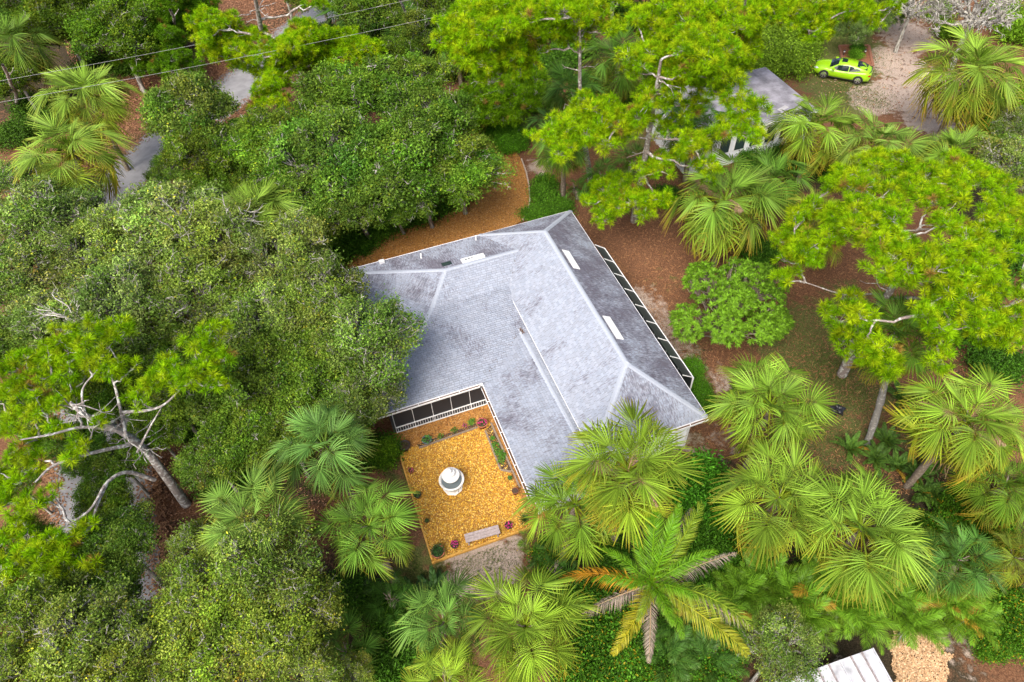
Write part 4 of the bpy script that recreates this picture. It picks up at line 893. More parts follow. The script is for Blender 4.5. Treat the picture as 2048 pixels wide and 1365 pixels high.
place_oak(722, 790, 82, 4.8, SPARSE, 'smaller oak brushing the corner of the roof by the courtyard porch', None, (.9, 1.0, .8, 1), pushx=-1.0)
g3, gl3 = 'shaded oaks behind the courtyard palms', 'dark green oak in the shade between leaning pine and courtyard palms'
for a in ((640, 740, 110, 5.4), (530, 760, 110, 5.4), (430, 760, 95, 5), (480, 860, 95, 4.6), (570, 860, 80, 4.2), (430, 920, 75, 4), (690, 830, 75, 4.2), (600, 680, 90, 5.2)):
    place_oak(*a, OAKS, gl3, g3, (.95, 1.05, .85, 1))
g4, gl4 = 'oaks beside the lower road', 'twiggy yellow-green oak beside the lower road'
for a in ((520, 1140, 125, 6.4), (420, 1200, 115, 6.2), (570, 1240, 115, 6.0), (330, 1290, 120, 6.2), (470, 1310, 115, 6.0), (180, 1290, 125, 6.4), (60, 1250, 110, 6.0), (60, 1360, 110, 6.4), (250, 1370, 100, 6.4), (400, 1110, 80, 5.2), (600, 1345, 85, 5.4), (700, 1355, 50, 4.2)):
    place_oak(*a, SPARSE, gl4, g4, (1.3, 1.25, .9, 1))
for a in ((215, 1020, 58, 3.0), (205, 960, 58, 3.4), (235, 920, 60, 3.4), (165, 900, 60, 4.0), (95, 880, 60, 4.0), (55, 800, 75, 4.5), (200, 800, 80, 4.6), (310, 860, 70, 4.2), (340, 790, 80, 5.0), (260, 740, 90, 5.0), (130, 740, 90, 5.0), (35, 700, 85, 5.0), (25, 960, 55, 3.4), (25, 1090, 70, 4.0), (370, 700, 85, 5.2), (100, 1120, 70, 3.6), (120, 1190, 70, 4.2)):
    place_oak(*a, OAKS, 'shaded oak beneath the leaning pine beside the lower road', 'oaks beneath the leaning pine', (.95, 1.08, .9, 1))
place_oak(240, 1090, 95, 4.6, OAKS, 'small dark oak under the leaning pine, over the road', None, (.72, .88, .75, 1))
place_oak(200, 1170, 85, 4.6, OAKS, 'dark oak at the roadside below the leaning pine', None, (.72, .86, .66, 1))
place_oak(1560, 1295, 82, 4.4, SPARSE, 'small grey-limbed oak beside the white metal roof', None, (1.05, 1.15, .95, 1))
place_oak(2030, 330, 80, 5.2, SPARSE, 'grey mossy oak beside the big pine', None, (1.0, .95, 1.0, 1))
place_oak(2040, 250, 50, 4.4, SPARSE, 'small mossy oak behind the big palm at the sandy drive', None, (1.0, .95, 1.0, 1))
place_oak(1960, 10, 110, 5.2, BARE, 'bare grey tree without leaves beside the sandy drive', None, (1.2, 1, .9, 1), 'bare_tree', 'bare tree')
place_oak(1830, 5, 70, 4.2, BARE, 'low leafless grey tree at the top of the sandy drive', None, (1.2, 1, .9, 1), 'bare_tree', 'bare tree')
g5, gl5 = 'trees in the shade beyond the road', 'shaded broadleaf tree under the power lines beyond the road'
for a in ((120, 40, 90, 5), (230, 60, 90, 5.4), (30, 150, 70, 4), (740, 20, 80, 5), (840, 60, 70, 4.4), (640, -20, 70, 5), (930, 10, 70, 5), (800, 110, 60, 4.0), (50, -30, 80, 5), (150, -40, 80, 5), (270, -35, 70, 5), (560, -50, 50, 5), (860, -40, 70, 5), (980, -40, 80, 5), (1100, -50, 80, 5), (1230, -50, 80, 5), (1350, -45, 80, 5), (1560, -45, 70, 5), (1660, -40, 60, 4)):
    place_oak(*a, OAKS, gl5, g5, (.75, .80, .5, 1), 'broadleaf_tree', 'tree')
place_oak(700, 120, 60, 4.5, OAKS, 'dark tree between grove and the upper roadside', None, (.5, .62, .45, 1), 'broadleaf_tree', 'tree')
# dead pinkish branch tangle over the roof edge
def bare_branches(px, py, z, label, n=26, L=1.6, seed=1, mat=M_DEADBARK, base=None, name='dead_branch', spread=1.):
    g = np.random.default_rng(seed); c = at(px, py, z); b = at(*base) if base else c; e = empty(name, (b[0], b[1], 0), 0, label, 'branch'); T = Tubes()
    o_ = c-np.array([b[0], b[1], 0]); T.add(crook((0, 0, -.1), o_, 7, .03, g), np.linspace(.13, .06, 7), 6)
    for i in range(n):
        d = unit(g.normal(0, 1, 3)*[spread, spread, .45]+[0, 0, .25]); l = L*g.uniform(.5, 1.2); q = crook(o_, o_+d*l, 7, .05, g, .06); T.add(q, np.linspace(.045, .012, 7), 4)
        for k in range(4):
            j = g.integers(2, 6); T.add(crook(q[j], q[j]+unit(d+g.normal(0, .7, 3))*l*.45, 4, .08, g), [.016, .012, .009, .005], 3)
    link('branch', T.mesh('branch', mat), e); return e
bare_branches(755, 690, 5.6, 'tangle of bare pinkish-white dead branches at the roof edge', 22, 1.5, 3, plain('pale_deadwood', (.46, .38, .33), .9, noise=.2), (690, 800))
bare_branches(385, 450, 6.4, 'forked bare silver-grey limb above the grey-twigged oaks', 9, 2.0, 4, base=(400, 540)); bare_branches(465, 440, 7.0, 'upright bare grey limb in front of the half-covered palm', 8, 1.8, 5, base=(470, 545)); bare_branches(110, 420, 6.2, 'bare silver branches above the oaks beside the yellowed palm', 9, 1.8, 14, base=(120, 500)); bare_branches(150, 640, 6.6, 'pale dead boughs lying over the oaks above the leaning pine', 9, 1.9, 15, base=(170, 720)); bare_branches(95, 1265, 6.8, 'grey dead branches on the oaks at the lower road bend', 10, 1.3, 16, base=(120, 1330)); bare_branches(540, 530, 5.2, 'curved bare grey bough over orange leaf litter', 6, 1.6, 6, base=(490, 590))

# ------------------------------------------------------------------ pines
pine_px('tall crooked slash pine with drooping boughs between house and little building', (1268, 440), (1322, 120), 13.5,
        [(1185, 235, 52), (1110, 275, 40), (1135, 255, 40), (1250, 225, 46), (1310, 190, 40), (1350, 140, 55), (1405, 95, 60), (1330, 60, 55), (1400, 40, 60), (1290, 110, 48), (1455, 190, 40), (1480, 245, 42), (1500, 220, 30), (1395, 290, 40), (1430, 330, 28), (1210, 395, 42), (1250, 375, 38), (1300, 400, 36), (1180, 400, 24), (1330, 320, 34), (1300, 345, 30), (1345, 250, 30), (1230, 270, 34), (1425, 165, 36), (1400, 205, 34), (1380, 150, 36)], 11, 4.5, 14, .26, bare=16)
pine_px('bare-trunked slash pine at the head of the drive with bright hanging boughs', (1182, 365), (1160, 40), 13.5,
        [(930, 55, 50), (985, 40, 50), (960, 100, 50), (1030, 75, 48), (905, 80, 40), (1010, 120, 45), (1050, 120, 38), (1090, 40, 55), (1050, 15, 45), (1160, 20, 50), (1200, 30, 45), (990, 15, 45), (1110, 60, 35)], 12, 5, 14.5, .22, bare=12)
pine_px('yellow-green pine sapling overhanging the hedge at the drive', (985, 262), None, 6.5, [(985, 185, 45), (1010, 215, 42), (960, 215, 30), (1040, 190, 30), (1000, 160, 34)], 13, 2.5, 6.5, .12, bare=3, cols=[(.15, .32, .008), (.19, .36, .008), (.12, .27, .006)])
pine_px('slash pine beside the car lawn with a long bare right bough', (1462, 165), (1492, -10), 11,
        [(1440, 20, 45), (1520, 10, 45), (1560, 35, 34), (1600, 15, 40), (1650, 45, 34), (1690, 20, 34), (1735, 15, 34), (1480, 60, 34), (1420, 110, 40), (1470, 100, 30), (1750, 40, 22)], 14, 5, 12, .24, bare=12)
pine_px('roadside slash pine with bare antler-like limbs and separate bright foliage pads', (556, 205), (505, -30), 12.5,
        [(420, 40, 34), (450, 65, 40), (415, 75, 28), (445, 100, 34), (480, 125, 22), (520, 105, 34), (560, 95, 40), (600, 70, 42), (640, 100, 45), (690, 105, 45), (735, 100, 30), (590, 125, 36), (540, 150, 30), (545, 185, 34), (520, 200, 26), (620, 10, 22), (660, 140, 26), (565, 205, 22)], 15, 5.5, 13.5, .34, bare=16)
for i, (b_, cl_s) in enumerate((((350, 130), [(300, 30, 50), (260, 40, 45), (340, 60, 45), (320, 100, 40), (290, 90, 36), (350, 110, 34), (310, 130, 30)]), ((200, 110), [(170, 15, 50), (220, 20, 45), (120, 10, 40), (190, 50, 40)]), ((385, 90), [(360, 10, 40), (400, 15, 30), (350, 30, 40), (320, 0, 40)]))):
    pine_px('mid green pine in the shaded stand beyond the road', b_, None, 9, cl_s, 30+i, 3, 9.5, .18, group='pines beyond the road', bare=6, cols=[(.11, .26, .008), (.14, .29, .01), (.09, .22, .008)])
pine_px('bushy pine at the head of the car lawn', (1800, 60), None, 6, [(1790, 0, 34), (1740, 40, 30), (1700, 60, 26), (1760, 20, 30)], 40, 2.5, 6.5, .12, bare=4, cols=[(.12, .2, .05), (.14, .22, .05)])
# the big pine on the lawn
g = np.random.default_rng(77); cl_big = []; ctr = at(1815, 520, 9.5)
tries = 0
holes = [(1625, 440, 28), (1690, 555, 70), (1600, 590, 70), (1790, 625, 62), (1820, 680, 55), (1770, 395, 16), (1960, 450, 18), (1985, 600, 18), (1560, 370, 60), (1640, 640, 70), (1645, 385, 20), (1600, 680, 60), (1700, 480, 20), (1930, 720, 40)]
while len(cl_big) < 150 and tries < 4000:
    tries += 1; px, py = g.uniform(1555, 2070), g.uniform(310, 745)
    if ((px-1830)/265)**2+((py-515)/215)**2 > 1 or any(math.hypot(px-h[0], py-h[1]) < h[2] for h in holes): continue
    if px < 1720 and py > 520: continue
    d = ((px-1830)/265)**2+((py-515)/215)**2; z = 7.5+3.6*(1-d)+g.uniform(-.9, .9); c = at(px, py, z)
    if any(np.linalg.norm(c-q[0]) < .62 for q in cl_big): continue
    cl_big.append((c, g.uniform(.45, .78)))
for px, py, r in ((1585, 465, .8), (1600, 440, .7), (1560, 480, .6), (1585, 500, .6), (1680, 640, .7), (1720, 660, .8), (1700, 600, .7), (1740, 700, .85), (1765, 725, .8), (1690, 680, .7), (1650, 620, .5), (1780, 740, .6), (1565, 555, .5), (1590, 545, .4), (1720, 625, .7)):
    z = 7.0+g.uniform(-.5, .5); cl_big.append((at(px, py, z), r))
bb = np.array([ctr[0]+.6, ctr[1]+1.0, 0])
pine('broad spreading slash pine with dense bright crown over the lawn', [bb, bb+[-.2, 0, 4], ctr+[0, 0, -1.5], ctr+[-.3, .3, 1]], cl_big, 78, .28,
     [([bb+[-.1, 0, 5], at(1760, 590, 6.2), at(1690, 590, 6.2), at(1610, 565, 6.6)], .09), ([bb+[0, 0, 6], at(1860, 600, 8), at(1900, 640, 8.2)], .1)], dens=42, bare=10)
# the leaning pine by the lower road
lp = lambda *a: at(*a)
trunk_l = [lp(372, 1008, 0), lp(330, 950, 2.6), lp(285, 895, 4.6), lp(235, 860, 6.4), lp(170, 830, 7.8), lp(140, 805, 8.5)]
limbs_l = [([lp(252, 873, 6), lp(240, 815, 7), lp(225, 760, 8), lp(205, 755, 8.3)], .1), ([lp(243, 825, 6.8), lp(300, 820, 7.2), lp(340, 800, 7.5), lp(400, 730, 8)], .09), ([lp(275, 905, 4.9), lp(300, 855, 6), lp(325, 812, 7)], .07),
           ([lp(310, 960, 3.2), lp(255, 945, 4.6), lp(215, 965, 5.2), lp(180, 1020, 5.4), lp(120, 1060, 5.6)], .12), ([lp(215, 965, 5.2), lp(195, 1010, 5.2), lp(185, 1040, 5), lp(170, 1090, 5)], .08), ([lp(260, 890, 5.6), lp(190, 905, 6.6), lp(110, 930, 7), lp(70, 965, 7)], .11), ([lp(235, 862, 6.4), lp(165, 855, 7.4), lp(100, 870, 8), lp(40, 880, 8.2)], .09), ([lp(170, 830, 7.8), lp(165, 780, 8.5), lp(195, 740, 9)], .07)]
cl_l = []
for px, py, r in ((120, 670, 32), (190, 665, 36), (235, 655, 34), (150, 690, 34), (90, 705, 36), (60, 740, 36), (120, 740, 40), (170, 720, 34), (215, 715, 36), (250, 735, 28), (300, 750, 36), (330, 745, 24), (290, 780, 24), (400, 690, 34), (430, 660, 26), (440, 710, 32), (415, 750, 36), (380, 750, 28), (440, 770, 24), (350, 770, 22), (30, 790, 34), (20, 840, 32), (60, 830, 30), (90, 800, 34), (130, 790, 26), (60, 880, 34), (20, 900, 34), (110, 860, 24), (160, 880, 26), (150, 905, 22), (30, 960, 34), (60, 1000, 34), (20, 1020, 34), (70, 930, 26), (40, 1070, 38), (90, 1090, 36), (30, 1130, 40), (100, 1140, 36), (150, 1090, 30), (160, 1060, 24), (170, 1130, 26), (50, 1180, 36), (0, 1180, 30), (0, 740, 30), (0, 980, 30), (10, 1090, 30), (200, 840, 18)):
    dx = math.hypot(px-200, py-850); z = 8.8-.004*max(0, py-700)*2.1+g.uniform(-.5, .5); c = at(px, py, z); Rm = r*depth(c)/F_PX
    for _ in range(5): cl_l.append((c+g.normal(0, .5, 3)*Rm*[1, 1, .5], Rm*g.uniform(.42, .68)))
pine('leaning lichen-barked pine with big bare limbs over the lower road', trunk_l, cl_l, 79, .24, limbs_l, dens=42, mats=bark('lichen_bark', (.15, .13, .12), (.30, .27, .26), (.46, .46, .44), .46), bare=30, cols=[(.21, .41, .004), (.26, .45, .005), (.16, .36, .004), (.33, .47, .01)])
# slender bare trunks in the stand beyond the road
for i, (a_, b_) in enumerate((((45, 215), (5, 130)), ((215, 105), (205, 10)), ((835, 85), (800, 0)), ((860, 30), (845, -20)), ((360, 80), (340, 20)))):
    p, q = at(*a_, 0), at(*b_, 7); e = empty('slender_tree', (p[0], p[1], 0), 0, 'slender bare trunk in the shaded stand under the power lines', 'tree', 'bare trunks under the power lines')
    T = Tubes(); T.add(crook((0, 0, -.2), q-[p[0], p[1], 0], 6, .012, rng), np.linspace(.16, .1, 6), 8); T.add(crook((q-[p[0], p[1], 0])*.7, (q-[p[0], p[1], 0])*.7+[.7, .2, .8], 4, .05, rng), [.05, .04, .03, .02], 5)
    link('trunk', T.mesh('trunk', M_PINEBARK), e)

# ------------------------------------------------------------------ shrubs
gs = 'shrubs under the trees'
for a in shrub_later: shrub(*a)
sh_bg = 'low dark shrub in the undergrowth beyond the road'
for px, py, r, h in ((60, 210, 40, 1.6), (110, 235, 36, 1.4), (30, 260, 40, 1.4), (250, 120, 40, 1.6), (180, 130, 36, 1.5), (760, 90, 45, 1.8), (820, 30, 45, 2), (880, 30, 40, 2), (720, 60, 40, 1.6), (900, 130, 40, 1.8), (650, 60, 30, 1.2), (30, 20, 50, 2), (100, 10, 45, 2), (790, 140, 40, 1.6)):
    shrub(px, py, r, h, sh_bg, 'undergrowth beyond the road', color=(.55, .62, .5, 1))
sh_top = 'dark shrub in the thicket behind the pines'
for px, py, r, h in ((1110, 120, 45, 1.8), (1200, 170, 45, 1.8), (1270, 190, 40, 1.6), (1330, 130, 40, 1.8), (1040, 150, 36, 1.8), (1080, 190, 36, 1.5), (1250, 30, 50, 2), (1330, 20, 50, 2), (1420, 150, 40, 1.8), (1390, 70, 40, 1.8), (1150, 90, 45, 1.8), (1000, 10, 50, 2), (1180, 5, 50, 2), (1350, 195, 30, 1.4)):
    shrub(px, py, r, h, sh_top, 'thicket behind the pines', color=(.6, .75, .5, 1))
for px, py, r, h in ((1520, 60, 45, 2), (1560, 85, 48, 2.2), (1600, 70, 40, 2.0), (1530, 110, 45, 2), (1580, 120, 40, 1.8), (1500, 130, 36, 1.8), (1550, 35, 40, 2.2), (1610, 100, 30, 1.5), (1620, 50, 34, 1.8), (1660, 25, 40, 2), (1720, 10, 40, 2)):
    shrub(px, py, r, h, 'bright yellow-green shrub in the thicket by the car', 'bright thicket by the car', SHRUB[rnd.randrange(3)], (1.45, 1.25, .8, 1))
shrub(1608, 128, 20, 1.1, 'orange-flowered bush at the nose of the car', None, SHRUB_OR, (1.2, 1.1, .8, 1))
for px, py, r in ((985, 235, 26), (1000, 262, 30), (1020, 285, 30), (1030, 270, 26), (1010, 245, 26)):
    shrub(px, py, r, .9, 'clipped bright green hedge shrub along the edge of the drive', 'hedge along the drive', SHRUB[1], (1.0, 1.35, .7, 1))
for px, py, r, h in ((1085, 385, 26, 1.0), (1100, 405, 34, .9), (1120, 415, 24, .8), (1070, 425, 24, .7), (1090, 365, 22, 1.2)):
    shrub(px, py, r, h, 'leafy green bush at the north corner of the roof', 'bushes at the roof corner', SHRUB[2], (.75, .95, .6, 1))
for px, py, r, h in ((1395, 775, 26, .9), (1410, 800, 24, .8), (1385, 735, 22, .7)): shrub(px, py, r, h, 'low green bush beside the screened enclosure', 'bushes by the screened enclosure', SHRUB[1], (.9, 1.2, .7, 1))
for px, py, r, h in ((1400, 960, 50, 2.2), (1390, 1010, 48, 2), (1440, 1030, 45, 1.8), (1420, 985, 40, 2)): shrub(px, py, r, h, 'glossy green leafy shrub between the tall palm and the loose-crowned palm', 'glossy shrubs between palms', SHRUB[2], (.7, 1.15, .75, 1))
for px, py, r, h in ((1400, 1090, 50, 1.8), (1440, 1120, 50, 1.8), (1480, 1150, 45, 1.6), (1420, 1170, 50, 1.6), (1380, 1060, 40, 1.6), (1500, 1110, 40, 1.6), (1250, 1250, 60, 1.6), (1200, 1290, 50, 1.5), (1270, 1310, 60, 1.6), (1230, 1345, 60, 1.6), (1320, 1280, 50, 1.4), (1370, 1300, 50, 1.4), (1180, 1200, 50, 1.4), (1130, 1180, 36, 1.2), (1100, 1110, 34, 1.2), (1440, 1290, 50, 1.4), (1160, 1350, 50, 1.6), (1310, 1350, 50, 1.4), (1420, 1350, 50, 1.4)):
    shrub(px, py, r, h, 'dense dark green bush with small yellow flowers round the feather palm', 'flowering bushes round the feather palm', SHRUB_FL if rnd.random() < .6 else SHRUB[0], (.62, .85, .55, 1))
for px, py, r, h in ((1960, 1230, 50, 1.4), (2010, 1200, 50, 1.6), (2030, 1260, 45, 1.4), (1990, 1290, 36, 1), (1930, 1010, 50, 1.6), (1990, 1060, 50, 1.6), (1880, 1060, 40, 1.4), (1640, 1130, 45, 1.2), (1840, 1060, 45, 1.2), (1500, 1060, 40, 1.2)):
    shrub(px, py, r, h, 'shady green bush among the hedge palms', 'bushes among the hedge palms', SHRUB_FL, (.7, .9, .5, 1))
for px, py, r, h in ((2010, 230, 40, 1.8), (2000, 265, 30, 1.4), (1990, 300, 30, 1.2), (2030, 200, 36, 1.8), (2040, 60, 40, 1.6), (2010, 20, 40, 1.6), (1900, 60, 26, 1.0), (1880, 20, 30, 1.2)): shrub(px, py, r, h, 'yellow-green shrub behind the big palm at the sandy drive', 'shrubs by the sandy drive', SHRUB[2], (1.4, 1.35, .7, 1))
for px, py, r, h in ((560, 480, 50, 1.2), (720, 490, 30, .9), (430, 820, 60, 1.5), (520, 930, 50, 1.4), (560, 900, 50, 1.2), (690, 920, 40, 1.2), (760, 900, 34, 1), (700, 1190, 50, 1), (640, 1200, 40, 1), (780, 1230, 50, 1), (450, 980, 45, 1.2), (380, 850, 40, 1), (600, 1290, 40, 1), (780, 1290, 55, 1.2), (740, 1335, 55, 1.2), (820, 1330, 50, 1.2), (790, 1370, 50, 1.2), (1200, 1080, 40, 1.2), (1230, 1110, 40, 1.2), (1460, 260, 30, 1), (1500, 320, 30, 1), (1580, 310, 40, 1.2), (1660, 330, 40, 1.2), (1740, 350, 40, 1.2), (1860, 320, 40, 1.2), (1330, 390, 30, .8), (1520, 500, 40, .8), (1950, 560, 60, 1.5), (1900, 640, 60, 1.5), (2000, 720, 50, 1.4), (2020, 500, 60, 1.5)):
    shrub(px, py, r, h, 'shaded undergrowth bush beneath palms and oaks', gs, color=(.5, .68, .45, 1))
shrub(770, 905, 26, 1.4, 'yellow-green bush at the courtyard corner by the porch railing', None, SHRUB[2], (1.2, 1.2, .6, 1))
for i, (px, py) in enumerate(((1330, 505), (1600, 760), (1660, 800), (1420, 880), (1705, 690), (1860, 905), (880, 1165))):
    p = at(px, py); tag(link('fallen_frond', FAN_D[i % 2], None, (p[0], p[1], .1), (rnd.uniform(-.2, .2), .25, rnd.uniform(0, 6.28)), .55, (.26, .17, .09, 0)), 'dry brown palm frond fallen on the bare yard', 'palm frond', 'fallen palm fronds on the yard')
# rosette-leaved tree on the lawn
def rosette_tree(px, py, rpx, zc, label):
    g = np.random.default_rng(91); c = at(px, py, zc); R = rpx*depth(c)/F_PX; e = empty('rosette_tree', (c[0], c[1], 0), 0, label, 'tree'); n = 1100
    ld = unit(g.normal(0, 1, (60, 3))); ld = ld[ld[:, 2] > -.2]; kp = [ld[0]]
    for q in ld[1:]:
        if min(np.linalg.norm(q-k) for k in kp) > .5 and len(kp) < 16: kp.append(q)
    ld = np.array(kp); li = g.integers(0, len(ld), n); lr = g.uniform(.26, .42, len(ld))*R; lcn = ld*g.uniform(.55, .8, (len(ld), 1))*[R, R, R*.62]+[0, 0, zc*.86]
    d = unit(g.normal(0, 1, (n, 3))+ld[li]*.7+[0, 0, .4]); P = lcn[li]+d*(lr[li]*g.uniform(.75, 1.05, n))[:, None]*[1, 1, .8]
    sec, ls = kmeans(P, 24, g); T = Tubes(); fk = np.array([0, 0, .5]); T.add([(0, 0, -.2), (.05, 0, .2), fk], [.17, .14, .13], 8); sp = []
    for i in range(24): q = fk+(sec[i]-fk)*.7; sp.append(q); T.add(crook(fk, q, 6, .05, g), np.linspace(.09, .04, 6), 5)
    for i in range(n): T.add(crook(sp[ls[i]], P[i], 4, .06, g), [.03, .022, .016, .012], 4)
    VV, CC = [], []; k = 13
    ax = unit(d*.6+[0, 0, .7]); 
    for j in range(k):
        a = j*2.4+g.uniform(0, .5, n); x = unit(np.cross(ax, g.normal(0, 1, (n, 3)) if j == 0 else ref)) if j else unit(np.cross(ax, np.tile([.3, 1, .1], (n, 1)))); ref = np.tile([.3, 1, .1], (n, 1)); y = np.cross(ax, x)
        out = x*np.cos(a)[:, None]+y*np.sin(a)[:, None]; dr = unit(out+ax*g.uniform(.0, .9, (n, 1))); L = g.uniform(.2, .32, (n, 1)); s_ = unit(np.cross(dr, ax))*.034
        b = P+ax*.03; m = b+dr*L*.5+ax*.01; t = b+dr*L; t[:, 2] -= .03
        VV.append(np.stack([b-s_*.3, b+s_*.3, m+s_, t, m-s_], 1)); sh_ = g.uniform(.45, 1.5, (n, 1)); CC.append(np.repeat((np.array([[.095, .205, .013]])*sh_)[:, None], 5, 1))
    v = np.concatenate(VV).reshape(-1, 3); i = np.arange(len(v)//5)*5
    link('trunk', T.mesh('limbs', M_PALMTRUNK), e); link('crown', mesh_np('foliage', v, [np.stack([i, i+1, i+2, i+4], -1), np.stack([i+4, i+2, i+3], -1)], M_SHRUB, np.concatenate(CC).reshape(-1, 3)), e, color=(1.25, 1.2, 1, 1))
rosette_tree(1462, 612, 128, 3.0, 'round bright green tree with whorled leaves on the brown lawn')

# ------------------------------------------------------------------ courtyard
M_TIMBER = plain('yellow_timber', (.50, .27, .05), .8, noise=.3, nscale=6, bump=.3)
M_GREYTIMBER = plain('grey_timber', (.22, .17, .13), .85, noise=.3, nscale=8, bump=.4)
M_SOIL = plain('soil', (.06, .038, .025), .95, noise=.5, nscale=10, bump=.7)
M_TERRA = plain('terracotta', (.36, .13, .07), .8, noise=.2, nscale=6); M_DARKPOT = plain('dark_pot', (.035, .03, .03), .5, noise=.3); M_BLUEPOT = plain('blue_pot', (.10, .17, .21), .35, noise=.2); M_RUSTPOT = plain('rusty_pot', (.17, .055, .03), .7, noise=.4)
M_STONE = plain('white_stone', (.74, .73, .70), .75, noise=.16, nscale=7, bump=.25); M_BASIN = plain('basin_water', (.15, .18, .19), .2)
M_WOOD = plain('weathered_wood', (.36, .30, .29), .8, noise=.28, nscale=9, bump=.3)
def timber(p, q, label, mat=M_TIMBER, w_=.085, h=.11, cat='timber edging'):
    p, q = np.array(p), np.array(q); L = np.linalg.norm(q-p); b = MB(); n = max(1, int(round(L/2.4)))
    e = empty('timber_edging', (p+q)/2, math.atan2(*(q-p)[1::-1]), label, cat)
    for i in range(n):
        b = MB(); x0, x1 = -L/2+i*L/n+.006, -L/2+(i+1)*L/n-.006; b.box((x0, -w_/2, -.05), (x1, w_/2, h+rnd.uniform(-.01, .01))); b.build('timber', mat, e)
timber(wp(.25, 20.5), wp(.25, 14.06), 'yellow timber along the left side of the courtyard mulch'); timber(wp(.2, 13.95), wp(5.25, 13.95), 'yellow timber along the lower side of the courtyard mulch')
zc2 = lambda x, y, z=0: at(x/3.25+720, y/3.25+740, z)
timber(zc2(385, 512), zc2(765, 378), 'grey timber edging the flower bed by the porch', M_GREYTIMBER); timber(zc2(852, 350), zc2(1040, 770), 'long grey timber beside the gutter drip strip', M_GREYTIMBER); timber(zc2(815, 400), zc2(912, 650), 'grey timber edging the leafy bed beside the house', M_GREYTIMBER); timber(zc2(915, 655), zc2(985, 668), 'short grey timber closing the leafy bed', M_GREYTIMBER)
for nm, pp in (('porch_flower_bed', [(370, 490), (760, 350), (765, 375), (385, 508)]), ('side_flower_bed', [(820, 390), (855, 360), (985, 660), (915, 648)])):
    sheet(nm, [zc2(*p) for p in pp], .045, M_SOIL)
def leaf_ball(name, mat_col, r, n, leaf, parent, z, seed, flower=None, ff=.3, flat=.8):
    g = np.random.default_rng(seed); d = unit(g.normal(0, 1, (n, 3))); d[:, 2] = abs(d[:, 2]); P = d*(r*g.uniform(.4, 1, (n, 1)))*[1, 1, flat]; P[:, 2] += z; v, q = leaves_np(P, g, leaf, .55, .9)
    c = np.array([mat_col])*g.uniform(.6, 1.4, (n, 1))
    o_ = link(name, mesh_np(name, v, [q], M_SHRUB, np.repeat(c, 4, 0)), parent)
    if flower is not None:
        m = int(n*ff); d = unit(g.normal(0, 1, (m, 3))); d[:, 2] = abs(d[:, 2])+.3; d = unit(d); P = d*r*1.02*[1, 1, flat]; P[:, 2] += z+.015; v, q = leaves_np(P, g, leaf*1.05, .95, 1.5)
        link('flowers', mesh_np('flowers', v, [q], M_SHRUB, np.repeat(np.array([flower])*g.uniform(.7, 1.3, (m, 1)), 4, 0)), parent)
    return o_
def pot(x, y, r, label, mat, plant=None, flower=None, h=None, prad=None, n=90, leaf=.07, name='flower_pot', cat='flower pot', flat=.8):
    c = zc2(x, y, .0); e = empty(name, (c[0], c[1], .03), rnd.uniform(0, 6), label, cat); e.scale = (1.22,)*3; h = h or r*1.5
    b = MB(); b.lathe([(0, 0), (r*.68, 0), (r*.92, h*.82), (r*1.02, h*.83), (r*1.04, h), (r*.9, h), (r*.86, h*.86)], 18); b.build('pot', mat, e, True)
    b = MB(); b.lathe([(r*.87, h*.86), (0, h*.88)], 18); b.build('soil', M_SOIL, e)
    if plant: leaf_ball('plant', plant, prad or r, n, leaf, e, h*.86, int(x+y), flower, flat=flat)
pot(295, 515, .24, 'large dark pot of twiggy plant at the porch end of the courtyard', M_DARKPOT, (.10, .09, .03), None, .3, .2, 50)
pot(437, 475, .2, 'blue-grey pot of broad green leaves in the porch bed', M_BLUEPOT, (.10, .26, .06), None, .25, .24, 60, .12)
pot(796, 370, .24, 'terracotta pot of pink flowers in the inner corner of the courtyard', M_TERRA, (.08, .14, .03), (.62, .06, .24), .3, .2, 110, .06)
pot(335, 668, .12, 'small terracotta pot with pink and green plant by the left timber', M_TERRA, (.09, .16, .04), (.5, .1, .16), .18, .12, 60, .05)
pot(376, 825, .15, 'dark pot of green foliage by the left timber, above a small seedling pot', M_DARKPOT, (.09, .2, .04), None, .18, .17, 90, .06)
pot(437, 990, .09, 'smallest terracotta pot with a seedling by the left timber', M_RUSTPOT, (.08, .17, .04), None, .13, .12, 60, .05)
pot(512, 1205, .26, 'big terracotta pot with a dark bush in the lower corner of the courtyard', M_TERRA, (.045, .12, .03), None, .34, .30, 320, .07, flat=1.3)
pot(617, 1150, .15, 'dark pot of pink flowers between corner bush and bench', M_DARKPOT, (.05, .10, .03), (.62, .06, .26), .19, .15, 90, .06)
pot(966, 1025, .15, 'dark pot of pink flowers past the far end of the bench', M_DARKPOT, (.05, .10, .03), (.62, .06, .26), .19, .15, 90, .06)
pot(1010, 805, .14, 'rust-brown pot of bare soil beside the grey timber', M_RUSTPOT, None, None, .24)
pot(975, 712, .09, 'tiny pot of green leaves where the leafy bed ends', M_DARKPOT, (.07, .18, .04), None, .1, .12, 60)
def bed_plant(x, y, r, n, leaf, label, col, flower=None, flat=.7):
    c = zc2(x, y, 0); e = empty('bed_plant', (c[0], c[1], .03), 0, label, 'garden plant'); leaf_ball('foliage', col, r, n, leaf, e, .02, int(x*3+y), flower, flat=flat)
bed_plant(525, 438, .20, 70, .09, 'yellow-green leafy plant in the porch bed next to the blue-grey pot', (.12, .24, .04)); bed_plant(615, 398, .22, 80, .08, 'scrambling green plant in the middle of the porch bed', (.10, .2, .03)); bed_plant(680, 368, .13, 60, .06, 'pink-flowered plant in the porch bed', (.08, .15, .03), (.62, .08, .3)); bed_plant(728, 345, .26, 110, .1, 'bright green leafy plant beside the terracotta pot in the corner', (.12, .28, .04))
